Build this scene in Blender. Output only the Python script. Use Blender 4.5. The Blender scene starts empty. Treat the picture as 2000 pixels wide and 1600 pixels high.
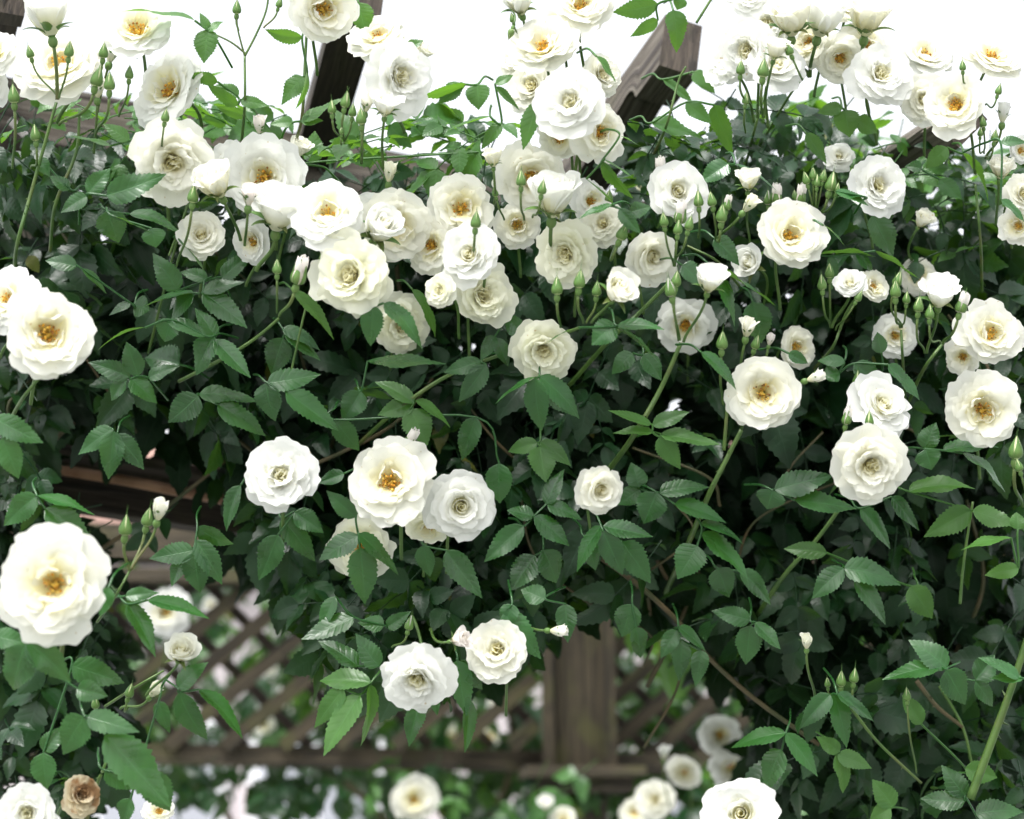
import bpy, math, random
import numpy as np
sc = bpy.context.scene
COL = sc.collection
PI = math.pi
# ------------------------------------------------------------------ camera
PITCH = math.radians(12.0); FPX = 4400.0
CAM = np.array([0.0, 0.0, 1.6])
cR = np.array([1.0, 0, 0]); cF = np.array([0, math.cos(PITCH), math.sin(PITCH)]); cU = np.array([0, -math.sin(PITCH), math.cos(PITCH)])
cam = bpy.data.cameras.new('camera'); co = bpy.data.objects.new('camera', cam); COL.objects.link(co)
co.location = CAM; co.rotation_euler = (PI/2 + PITCH, 0, 0)
cam.sensor_width = 36; cam.lens = FPX/2000*36; cam.clip_start = .05; cam.clip_end = 2000
cam.dof.use_dof = True; cam.dof.focus_distance = 2.14; cam.dof.aperture_fstop = 4.2
sc.camera = co
# ------------------------------------------------------------------ world, sun, exposure
SUN_EL, SUN_AZ = 62, 210      # azimuth: degrees clockwise from +Y
w = bpy.data.worlds.new('World'); sc.world = w; w.use_nodes = True
nt = w.node_tree; bg = nt.nodes['Background']
sky = nt.nodes.new('ShaderNodeTexSky'); sky.sky_type = 'NISHITA'; sky.sun_disc = False
sky.sun_elevation = math.radians(SUN_EL); sky.sun_rotation = math.radians(SUN_AZ)
sky.dust_density = 4.0; sky.air_density = 1.0; sky.ozone_density = 1.0; sky.altitude = 0
hs = nt.nodes.new('ShaderNodeHueSaturation'); hs.inputs['Saturation'].default_value = .15
nt.links.new(sky.outputs[0], hs.inputs['Color']); nt.links.new(hs.outputs[0], bg.inputs['Color'])
bg.inputs['Strength'].default_value = 0.15
sl = bpy.data.lights.new('sun', 'SUN'); sl.energy = 1.4; sl.angle = math.radians(22); sl.color = (1, .985, .96)
so = bpy.data.objects.new('sun', sl); COL.objects.link(so)
so.rotation_euler = (math.radians(90-SUN_EL), 0, math.radians(180-SUN_AZ))
so.location = (0, -3, 8)
sc.view_settings.view_transform = 'Standard'; sc.view_settings.look = 'None'; sc.view_settings.gamma = 1
sc.view_settings.exposure = 1.42
sc.render.engine = 'CYCLES'
sc.cycles.max_bounces = 12; sc.cycles.diffuse_bounces = 7; sc.cycles.transmission_bounces = 8; sc.cycles.transparent_max_bounces = 4

def P(x, y, d):
    return CAM + cF*d + cR*((x-1000)/FPX*d) - cU*((y-800)/FPX*d)
def V3(ax, ay, az):            # direction: right, up, towards the viewer's side
    v = cR*ax + cU*ay - cF*az
    return v/np.linalg.norm(v)
def nrm(v):
    return v/(np.linalg.norm(v, axis=-1, keepdims=True)+1e-12)

# ------------------------------------------------------------------ mesh collector: grids of quads with (s,u) and a random value
class Acc:
    def __init__(self): self.v=[]; self.uv=[]; self.r=[]; self.f=[]; self.n=0
    def add(self, V, S=None, U=None, rnd=.5):
        V = np.asarray(V, float)
        if V.ndim == 3: V = V[None]
        n, a, b, _ = V.shape
        if S is None: S = np.linspace(0,1,a)[:,None]*np.ones((1,b))
        if U is None: U = np.ones((a,1))*np.linspace(0,1,b)[None]
        S = np.broadcast_to(S, (n,a,b)); U = np.broadcast_to(U, (n,a,b))
        rnd = np.asarray(rnd, float)
        R = np.broadcast_to(rnd.reshape(-1,1,1) if rnd.ndim<=1 else rnd, (n,a,b))
        idx = np.arange(a*b).reshape(a,b)
        q = np.stack([idx[:-1,:-1], idx[:-1,1:], idx[1:,1:], idx[1:,:-1]], -1).reshape(-1,4)
        q = (q[None] + (np.arange(n)*a*b)[:,None,None]).reshape(-1,4) + self.n
        self.v.append(V.reshape(-1,3)); self.uv.append(np.stack([S,U],-1).reshape(-1,2)); self.r.append(R.reshape(-1)); self.f.append(q)
        self.n += n*a*b
    def build(self, name, mat, parent=None, smooth=True, origin=None):
        V = np.concatenate(self.v); F = np.concatenate(self.f); UV = np.concatenate(self.uv); R = np.concatenate(self.r)
        if origin is not None: V = V - np.asarray(origin)
        me = bpy.data.meshes.new(name)
        me.vertices.add(len(V)); me.vertices.foreach_set('co', V.astype(np.float32).ravel())
        me.loops.add(len(F)*4); me.loops.foreach_set('vertex_index', F.astype(np.int32).ravel())
        me.polygons.add(len(F)); me.polygons.foreach_set('loop_start', np.arange(0,len(F)*4,4,dtype=np.int32))
        try: me.polygons.foreach_set('loop_total', np.full(len(F),4,dtype=np.int32))
        except Exception: pass
        me.update(calc_edges=True)
        me.polygons.foreach_set('use_smooth', np.full(len(F), smooth))
        l = me.uv_layers.new(name='UVMap'); l.data.foreach_set('uv', UV[F.ravel()].astype(np.float32).ravel())
        at = me.attributes.new('rnd', 'FLOAT', 'POINT'); at.data.foreach_set('value', R.astype(np.float32))
        me.materials.append(mat)
        o = bpy.data.objects.new(name, me); COL.objects.link(o)
        if origin is not None and parent is None: o.location = origin
        if parent is not None: o.parent = parent
        return o

def empty(name, loc):
    o = bpy.data.objects.new(name, None); o.empty_display_size = .02; o.location = loc; COL.objects.link(o); return o
def tag(o, label=None, cat=None, group=None, kind=None):
    if label: o['label'] = label
    if cat: o['category'] = cat
    if group: o['group'] = group
    if kind: o['kind'] = kind
    return o

def catmull(pts, n):
    pts = np.asarray(pts, float)
    if len(pts) == 2:
        t = np.linspace(0,1,n)[:,None]; return pts[0]*(1-t)+pts[1]*t
    p = np.vstack([2*pts[0]-pts[1], pts, 2*pts[-1]-pts[-2]])
    t = np.linspace(0, len(pts)-1-1e-6, n); i = t.astype(int); f = (t-i)[:,None]
    p0,p1,p2,p3 = p[i],p[i+1],p[i+2],p[i+3]
    return .5*((2*p1)+(-p0+p2)*f+(2*p0-5*p1+4*p2-p3)*f**2+(-p0+3*p1-3*p2+p3)*f**3)
def tube(acc, path, rad, k=7, rnd=.5, caps=True):
    path = np.asarray(path, float); n = len(path)
    rad = np.broadcast_to(np.asarray(rad, float), (n,)).copy()
    if caps:
        path = np.vstack([path[:1], path, path[-1:]]); rad = np.concatenate([[1e-6], rad, [1e-6]])
    T = nrm(np.gradient(path, axis=0)+1e-9)
    T[0] = T[1]; T[-1] = T[-2]
    ref = np.array([.31,.2,.93]); 
    if abs(np.dot(T[len(T)//2], ref)) > .9: ref = np.array([.9,.3,.1])
    A = nrm(np.cross(T, ref)); B = np.cross(T, A)
    a = np.linspace(0, 2*PI, k+1)
    V = path[:,None] + rad[:,None,None]*(A[:,None]*np.cos(a)[None,:,None] + B[:,None]*np.sin(a)[None,:,None])
    acc.add(V, rnd=rnd)
def box(acc, c0, X, Y, Z, rnd=.5, nx=1, jitter=0, rng=None):
    """box from centre c0 with full-size axis vectors X (length), Y, Z; uv in metres along and across"""
    c0=np.asarray(c0,float); lx,ly,lz = [np.linalg.norm(v) for v in (X,Y,Z)]
    off = (hash((round(c0[0]*100),round(c0[2]*100)))%97)*.13
    def face(o, A, B, la, lb, na, nb, sh):
        a = np.linspace(-.5,.5,na+1)[:,None,None]; b = np.linspace(-.5,.5,nb+1)[None,:,None]
        V = o + A*a + B*b
        acc.add(V, np.broadcast_to((a[...,0]+.5)*la+off,(na+1,nb+1)), np.broadcast_to((b[...,0]+.5)*lb+sh+off,(na+1,nb+1)), rnd)
    for s in (-1,1):
        face(c0+Z*.5*s, X, Y*s, lx, ly, nx, 2, 0); face(c0-Y*.5*s, X, Z*s, lx, lz, nx, 2, .3)
        face(c0+X*.5*s, Y, Z*s, ly, lz, 1, 1, .7)

# ------------------------------------------------------------------ materials
def newmat(name):
    m = bpy.data.materials.new(name); m.use_nodes = True; n = m.node_tree
    for x in list(n.nodes): n.nodes.remove(x)
    out = n.nodes.new('ShaderNodeOutputMaterial'); return m, n, out
def N(n, t, **k):
    x = n.nodes.new(t)
    for a,b in k.items():
        if a.startswith('_'): setattr(x, a[1:], b)
        else: x.inputs[a.replace('__',' ')].default_value = b
    return x
def math_(n, op, a, b=None, c=None, clamp=False):
    x = n.nodes.new('ShaderNodeMath'); x.operation = op; x.use_clamp = clamp
    for i,v in enumerate((a,b,c)):
        if v is None: continue
        if isinstance(v,(int,float)): x.inputs[i].default_value = v
        else: n.links.new(v, x.inputs[i])
    return x.outputs[0]
def mix(n, f, a, b, mode='MIX'):
    x = n.nodes.new('ShaderNodeMix'); x.data_type='RGBA'; x.blend_type = mode
    for s,v in ((x.inputs[0],f),(x.inputs[6],a),(x.inputs[7],b)):
        if isinstance(v,(int,float)): s.default_value = v
        elif isinstance(v,tuple): s.default_value = v+(1,) if len(v)==3 else v
        else: n.links.new(v, s)
    return x.outputs[2]
def smooth(n, x, lo, hi):
    m = n.nodes.new('ShaderNodeMapRange'); m.interpolation_type='SMOOTHSTEP'; n.links.new(x, m.inputs[0])
    m.inputs[1].default_value=lo; m.inputs[2].default_value=hi; return m.outputs[0]
def suv(n):
    uv = N(n,'ShaderNodeUVMap',_uv_map='UVMap'); sp = n.nodes.new('ShaderNodeSeparateXYZ'); n.links.new(uv.outputs[0], sp.inputs[0])
    return uv.outputs[0], sp.outputs[0], sp.outputs[1]
def rndattr(n):
    return N(n,'ShaderNodeAttribute',_attribute_name='rnd').outputs['Fac']

def petal_mat(name, tint=(.89,.893,.86), base=(.94,.90,.46), brown=0.0, trans=.52):
    m,n,out = newmat(name); uv,s,u = suv(n); r = rndattr(n)
    x_ = math_(n,'DIVIDE', s, math_(n,'MULTIPLY_ADD', r, .95, .30))
    f = math_(n,'MULTIPLY', math_(n,'SUBTRACT',1.0, smooth(n,x_,.15,1.1)), math_(n,'MULTIPLY_ADD', r, .8, .25), clamp=True)
    colr = mix(n, f, tint, base)
    colr = mix(n, math_(n,'MULTIPLY',smooth(n,r,.45,1.0),.35), colr, (.88,.84,.64))
    # fine veins running up the petal
    mp = n.nodes.new('ShaderNodeMapping'); n.links.new(uv, mp.inputs[0]); mp.inputs['Scale'].default_value=(1.6,26,1)
    nz = N(n,'ShaderNodeTexNoise',Scale=1.0,Detail=3.0); n.links.new(mp.outputs[0], nz.inputs['Vector'])
    colr = mix(n, math_(n,'MULTIPLY',smooth(n,nz.outputs[0],.45,.75),.10), colr, (.70,.72,.62))
    ts = n.nodes.new('ShaderNodeTexCoord'); sp_ = N(n,'ShaderNodeTexNoise',Scale=260.0,Detail=1.0); n.links.new(ts.outputs['Object'], sp_.inputs['Vector'])
    colr = mix(n, math_(n,'MULTIPLY',smooth(n,sp_.outputs[0],.74,.80),.6), colr, (.55,.40,.18))
    if brown:
        tc = n.nodes.new('ShaderNodeTexCoord'); b = N(n,'ShaderNodeTexNoise',Scale=60.0,Detail=4.0); n.links.new(tc.outputs['Object'], b.inputs['Vector'])
        k = math_(n,'MULTIPLY', smooth(n, b.outputs[0], .42,.62), brown)
        colr = mix(n, k, colr, (.33,.16,.05))
    bp = N(n,'ShaderNodeBump',Strength=.28,Distance=.0006); n.links.new(nz.outputs[0], bp.inputs['Height'])
    d = N(n,'ShaderNodeBsdfPrincipled',Roughness=.55); d.inputs['Specular IOR Level'].default_value=.25
    d.inputs['Sheen Weight'].default_value=.12
    n.links.new(colr, d.inputs['Base Color']); n.links.new(bp.outputs[0], d.inputs['Normal'])
    t = n.nodes.new('ShaderNodeBsdfTranslucent'); n.links.new(colr, t.inputs[0])
    mx = n.nodes.new('ShaderNodeMixShader'); mx.inputs[0].default_value=trans
    n.links.new(d.outputs[0], mx.inputs[1]); n.links.new(t.outputs[0], mx.inputs[2]); n.links.new(mx.outputs[0], out.inputs[0])
    return m
def leaf_mat(name, dark, light, tr, trans=.3, rough=.36, spec=.5):
    m,n,out = newmat(name); uv,s,u = suv(n); r = rndattr(n)
    au = math_(n,'ABSOLUTE', math_(n,'MULTIPLY_ADD',u,2.0,-1.0))
    ph = math_(n,'FRACT', math_(n,'MULTIPLY_ADD', math_(n,'MULTIPLY',au,.16), -7.5, math_(n,'MULTIPLY',s,7.5)))
    tri = math_(n,'ABSOLUTE', math_(n,'SUBTRACT',ph,.5))            # 0 at side vein
    vein = math_(n,'SUBTRACT',1.0, smooth(n,tri,.0,.10))
    mid = math_(n,'SUBTRACT',1.0, smooth(n,au,.015,.07))
    vv = math_(n,'MAXIMUM', math_(n,'MULTIPLY',vein,.45), mid)
    c = mix(n, r, dark, light)
    tc = n.nodes.new('ShaderNodeTexCoord'); nz = N(n,'ShaderNodeTexNoise',Scale=35.0,Detail=4.0); n.links.new(tc.outputs['Object'], nz.inputs['Vector'])
    c = mix(n, math_(n,'MULTIPLY',smooth(n,nz.outputs[0],.35,.7),.45), c, tuple(x*1.55 for x in light))
    c = mix(n, math_(n,'MULTIPLY',vv,.38), c, tuple(x*2.0+.02 for x in light))
    c = mix(n, math_(n,'MULTIPLY',smooth(n,r,.965,.985),.6), c, (.17,.16,.03))
    geo = n.nodes.new('ShaderNodeNewGeometry')
    edge = smooth(n,au,.93,1.0); c = mix(n, math_(n,'MULTIPLY',edge,.3), c, tuple(x*1.8+.03 for x in light))
    c2 = mix(n, .55, c, (light[0]*1.5+.004,light[1]*1.35+.004,light[2]*1.5+.004))
    cc = mix(n, geo.outputs['Backfacing'], c, c2)
    nf = N(n,'ShaderNodeTexNoise',Scale=420.0,Detail=2.0); n.links.new(tc.outputs['Object'], nf.inputs['Vector'])
    hgt = math_(n,'ADD', math_(n,'MULTIPLY', math_(n,'SUBTRACT',1.0,math_(n,'MAXIMUM',math_(n,'MULTIPLY',math_(n,'SUBTRACT',1.0,smooth(n,tri,.0,.3)),.7),mid)), 1.0), math_(n,'MULTIPLY',nf.outputs[0],.25))
    bp = N(n,'ShaderNodeBump',Strength=.28,Distance=.0006); n.links.new(hgt, bp.inputs['Height'])
    d = n.nodes.new('ShaderNodeBsdfPrincipled'); d.inputs['Specular IOR Level'].default_value=spec
    n.links.new(math_(n,'MULTIPLY_ADD', geo.outputs['Backfacing'], .25, math_(n,'MULTIPLY_ADD',nz.outputs[0],.22,rough-.1)), d.inputs['Roughness'])
    n.links.new(cc, d.inputs['Base Color']); n.links.new(bp.outputs[0], d.inputs['Normal'])
    t = n.nodes.new('ShaderNodeBsdfTranslucent'); n.links.new(mix(n, math_(n,'MULTIPLY',vv,.4), tr, (tr[0]*.5,tr[1]*.6,tr[2]*.5)), t.inputs[0])
    mx = n.nodes.new('ShaderNodeMixShader'); mx.inputs[0].default_value=trans
    n.links.new(d.outputs[0], mx.inputs[1]); n.links.new(t.outputs[0], mx.inputs[2]); n.links.new(mx.outputs[0], out.inputs[0])
    return m
def stem_mat(name, a, b, rough=.45):
    m,n,out = newmat(name); tc = n.nodes.new('ShaderNodeTexCoord')
    nz = N(n,'ShaderNodeTexNoise',Scale=45.0,Detail=4.0); n.links.new(tc.outputs['Object'], nz.inputs['Vector'])
    c = mix(n, smooth(n,nz.outputs[0],.3,.7), a, b)
    n2 = N(n,'ShaderNodeTexNoise',Scale=14.0,Detail=3.0); n.links.new(tc.outputs['Object'], n2.inputs['Vector'])
    c = mix(n, math_(n,'MULTIPLY',smooth(n,n2.outputs[0],.52,.7),.5), c, (.17,.10,.05))
    d = N(n,'ShaderNodeBsdfPrincipled',Roughness=rough); n.links.new(c, d.inputs['Base Color'])
    bp = N(n,'ShaderNodeBump',Strength=.3,Distance=.0008); n.links.new(nz.outputs[0], bp.inputs['Height']); n.links.new(bp.outputs[0], d.inputs['Normal'])
    t = N(n,'ShaderNodeBsdfTranslucent'); n.links.new(c, t.inputs[0]); mx = n.nodes.new('ShaderNodeMixShader'); mx.inputs[0].default_value=.12
    n.links.new(d.outputs[0], mx.inputs[1]); n.links.new(t.outputs[0], mx.inputs[2]); n.links.new(mx.outputs[0], out.inputs[0]); return m
def wood_mat(name, a, b, crack, moss=.25):
    m,n,out = newmat(name); uv,s,u = suv(n)
    def tex(sx, sy, det, dist=0.0):
        mp = n.nodes.new('ShaderNodeMapping'); n.links.new(uv, mp.inputs[0]); mp.inputs['Scale'].default_value=(sx,sy,1)
        z = N(n,'ShaderNodeTexNoise',Scale=1.0,Detail=det); z.inputs['Distortion'].default_value=dist; n.links.new(mp.outputs[0], z.inputs['Vector']); return z.outputs[0]
    g1 = tex(9,260,5,.6); g2 = tex(4,70,4,.8); big = tex(10,16,4)
    c = mix(n, smooth(n,g1,.35,.68), a, b)
    ck = math_(n,'SUBTRACT',1.0,smooth(n,g2,.36,.46))
    c = mix(n, math_(n,'MULTIPLY',ck,.85), c, crack)
    c = mix(n, math_(n,'MULTIPLY',smooth(n,big,.50,.68),moss), c, (.075,.075,.022))
    c = mix(n, math_(n,'MULTIPLY',smooth(n,tex(22,30,5),.55,.75),.5), c, crack)
    d = N(n,'ShaderNodeBsdfPrincipled',Roughness=.82); n.links.new(c, d.inputs['Base Color'])
    h = math_(n,'ADD', math_(n,'MULTIPLY',g1,.6), math_(n,'MULTIPLY',math_(n,'SUBTRACT',1.0,ck),.8))
    bp = N(n,'ShaderNodeBump',Strength=.8,Distance=.0016); n.links.new(h, bp.inputs['Height']); n.links.new(bp.outputs[0], d.inputs['Normal'])
    n.links.new(d.outputs[0], out.inputs[0]); return m
def plain(name, col, rough=.7, nscale=8.0, var=.25):
    m,n,out = newmat(name); tc = n.nodes.new('ShaderNodeTexCoord')
    nz = N(n,'ShaderNodeTexNoise',Scale=nscale,Detail=5.0); n.links.new(tc.outputs['Object'], nz.inputs['Vector'])
    c = mix(n, smooth(n,nz.outputs[0],.3,.7), tuple(x*(1-var) for x in col), tuple(min(1,x*(1+var*.6)) for x in col))
    d = N(n,'ShaderNodeBsdfPrincipled',Roughness=rough); n.links.new(c, d.inputs['Base Color']); n.links.new(d.outputs[0], out.inputs[0]); return m
M_PET = petal_mat('white_petal')
M_PETM = petal_mat('ivory_petal', tint=(.89,.885,.81), base=(.94,.88,.42))
M_PETC = petal_mat('cream_petal', tint=(.89,.89,.77), base=(.93,.88,.50))
M_PETP = petal_mat('blush_petal', tint=(.91,.87,.84), base=(.92,.84,.60))
M_PETB = petal_mat('dried_petal', tint=(.74,.66,.48), base=(.7,.5,.25), brown=.85)
M_LEAFH = leaf_mat('lit_rose_leaf', (.007,.040,.011), (.019,.088,.018), (.20,.44,.035), trans=.20, rough=.28, spec=.62)  # front sprays: same leaf, base colour raised as if better lit
M_LEAF = leaf_mat('rose_leaf', (.0025,.0135,.0055), (.007,.033,.010), (.16,.38,.03), trans=.15, rough=.36, spec=.38)  # fill leaves: shade behind the front sprays is put into the darker colour
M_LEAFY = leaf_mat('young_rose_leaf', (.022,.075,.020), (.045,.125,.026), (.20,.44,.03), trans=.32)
M_LEAFD = leaf_mat('shaded_rose_leaf', (.0025,.010,.004), (.006,.022,.007), (.08,.2,.02), trans=.08, rough=.5, spec=.2)  # deep layers: interior shade painted in as a near-black leaf colour
M_STEM = stem_mat('green_stem', (.05,.115,.02), (.095,.17,.035))
M_CANE = stem_mat('old_cane', (.05,.06,.02), (.10,.075,.035), .6)
M_SEP = stem_mat('sepal_green', (.055,.14,.025), (.12,.23,.05))
M_WOOD = wood_mat('weathered_timber', (.055,.043,.031), (.155,.137,.112), (.025,.018,.015), .2)
M_WOODD = wood_mat('dark_timber', (.030,.022,.016), (.070,.054,.040), (.012,.009,.007), .35)
M_WOODB = wood_mat('mossy_timber', (.024,.019,.010), (.075,.058,.034), (.008,.006,.004), .6)
def anther_mat():
    m,n,out = newmat('stamen_gold'); r = rndattr(n)
    rmp = n.nodes.new('ShaderNodeValToRGB'); n.links.new(r, rmp.inputs[0])
    e = rmp.color_ramp.elements; e[0].position=0; e[0].color=(.80,.60,.12,1); e[1].position=1; e[1].color=(.10,.04,.015,1)
    x = e.new(.45); x.color=(.66,.30,.02,1); x=e.new(.75); x.color=(.30,.12,.02,1)
    d = N(n,'ShaderNodeBsdfPrincipled',Roughness=.7); n.links.new(rmp.outputs[0], d.inputs['Base Color']); n.links.new(d.outputs[0], out.inputs[0]); return m
M_STAM = anther_mat()
# ------------------------------------------------------------------ rose petals
def petal(acc, phi, L, W, a0, a1, curl=.0, cup=.5, ruf=.05, r0=0., z0=0., rng=None, rnd=.5, roll=.05, twist=0., frame=None, ns=12, nu=19):
    s = np.linspace(0,1,ns)**.85; u = np.linspace(-1,1,nu)
    p1,p2,p3 = rng.uniform(0,2*PI,3)
    smax = 1-.20*np.abs(u)**2.6 - .06*rng.uniform(0,1)*np.exp(-(u/.16)**2) + .022*np.sin(7*u+p1) + .015*np.sin(13*u+p2)
    S = s[:,None]*smax[None]
    t = np.linspace(0,1.1,45); al = a0+(a1-a0)*t**.75 + curl*t**5
    dt = t[1]-t[0]
    rr = np.concatenate([[0],np.cumsum(np.sin(al[:-1])*dt)]); zz = np.concatenate([[0],np.cumsum(np.cos(al[:-1])*dt)])
    RR = np.interp(S,t,rr)*L; ZZ = np.interp(S,t,zz)*L; AL = np.interp(S,t,al)
    w = W/2*(.22+.78*np.sin(np.minimum(S/.72,1)*PI/2)**1.2)
    c = max(cup,.02); th = u[None]*c
    lx = w*np.sin(th)/c; dn = w*(1-np.cos(th))/c
    dn = dn + ruf*L*S**2.5*(np.sin(4.2*u[None]+p1+S)*.6+np.sin(9*u[None]+p2+2*S)*.38*np.abs(u[None])**.6)
    dn = dn + ruf*.5*L*np.sin(3.5*S+p3+2*u[None])*S
    dn = dn - roll*L*np.abs(u[None])**3*S**2*1.3
    lx = lx + twist*L*S**2
    r = r0+RR-np.cos(AL)*dn; z = z0+ZZ+np.sin(AL)*dn
    cx,sx = math.cos(phi),math.sin(phi)
    V = np.stack([r*cx-lx*sx, r*sx+lx*cx, z],-1)
    acc.add(V@frame[:3] + frame[3], S, np.broadcast_to((u[None]+1)/2,S.shape), rnd)
def core_petal(acc, phi, span, rc, H, flare, spiral, rng, rnd, frame, z0=0., ns=11, nu=17, close=.22):
    s = np.linspace(0,1,ns)**.8; u = np.linspace(-1,1,nu); p = rng.uniform(0,6.28)
    smax = 1-.28*np.abs(u)**3+.02*np.sin(6*u+p)
    S = s[:,None]*smax[None]
    R = rc*(.25+.75*np.sin(np.minimum(S*1.25,1)*PI/2))*(1+spiral*u[None]) - rc*close*S**2 + flare*S**7 + .03*rc*np.sin(5*u[None]+p)*S**3
    A = phi+u[None]*span
    V = np.stack([R*np.cos(A),R*np.sin(A),z0+H*S],-1)
    acc.add(V@frame[:3]+frame[3], S, np.broadcast_to((u[None]+1)/2,S.shape), rnd)
def ball(acc, c, rad, frame, rnd=.5, k=6, n=5, axis=None, sx=1.0, prof=None):
    t = np.linspace(0,PI,n); a = np.linspace(0,2*PI,k+1)
    V = np.stack([np.sin(t)[:,None]*np.cos(a)[None]*rad, np.sin(t)[:,None]*np.sin(a)[None]*rad, -np.cos(t)[:,None]*rad*sx+0*a[None]],-1)
    acc.add((V+c)@frame[:3]+frame[3], rnd=rnd)

def frame_for(axis, pos, roll, scale=1.0):
    z = nrm(np.asarray(axis,float)); x = np.cross([0.1,.2,1],z); x = nrm(x) if np.linalg.norm(x)>.05 else np.array([1.,0,0]); y = np.cross(z,x)
    c,s = math.cos(roll),math.sin(roll); X = x*c+y*s; Y = -x*s+y*c
    return np.vstack([X*scale,Y*scale,z*scale,pos])
def sepals(acc, F, n, L, W, a0, a1, rng, r0=.04, z0=-.02, curl=0):
    for i in range(n):
        phi = i*2*PI/n+rng.uniform(-.2,.2); s = np.linspace(0,1,9); u=np.linspace(-1,1,5)
        l = L*rng.uniform(.8,1.15); al = a0+(a1-a0)*s**.8+curl*s**3; ds=l/8
        r = r0+np.concatenate([[0],np.cumsum(np.sin(al[:-1])*ds)]); z = z0+np.concatenate([[0],np.cumsum(np.cos(al[:-1])*ds)])
        w = W/2*np.sin(PI*np.clip(s**.6,0,1))**.8*(1-s*.25)+W*.02; w[0]=W*.3
        dn = (u[None]**2)*w[:,None]*.45
        rr = r[:,None]-np.cos(al)[:,None]*dn; zz=z[:,None]+np.sin(al)[:,None]*dn; lx=w[:,None]*u[None]
        V=np.stack([rr*math.cos(phi)-lx*math.sin(phi), rr*math.sin(phi)+lx*math.cos(phi), zz],-1)
        acc.add(V@F[:3]+F[3], rnd=rng.uniform())
D = math.radians
def bezier_stem(p0, d0, p3, n=12, bow=.4):
    L = np.linalg.norm(p3-p0); p1 = p0+d0*L*bow; p2 = p3+(p0-p3)*.15+np.array([0,0,.12*L])
    t = np.linspace(0,1,n)[:,None]
    return (1-t)**3*p0+3*(1-t)**2*t*p1+3*(1-t)*t*t*p2+t**3*p3

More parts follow.
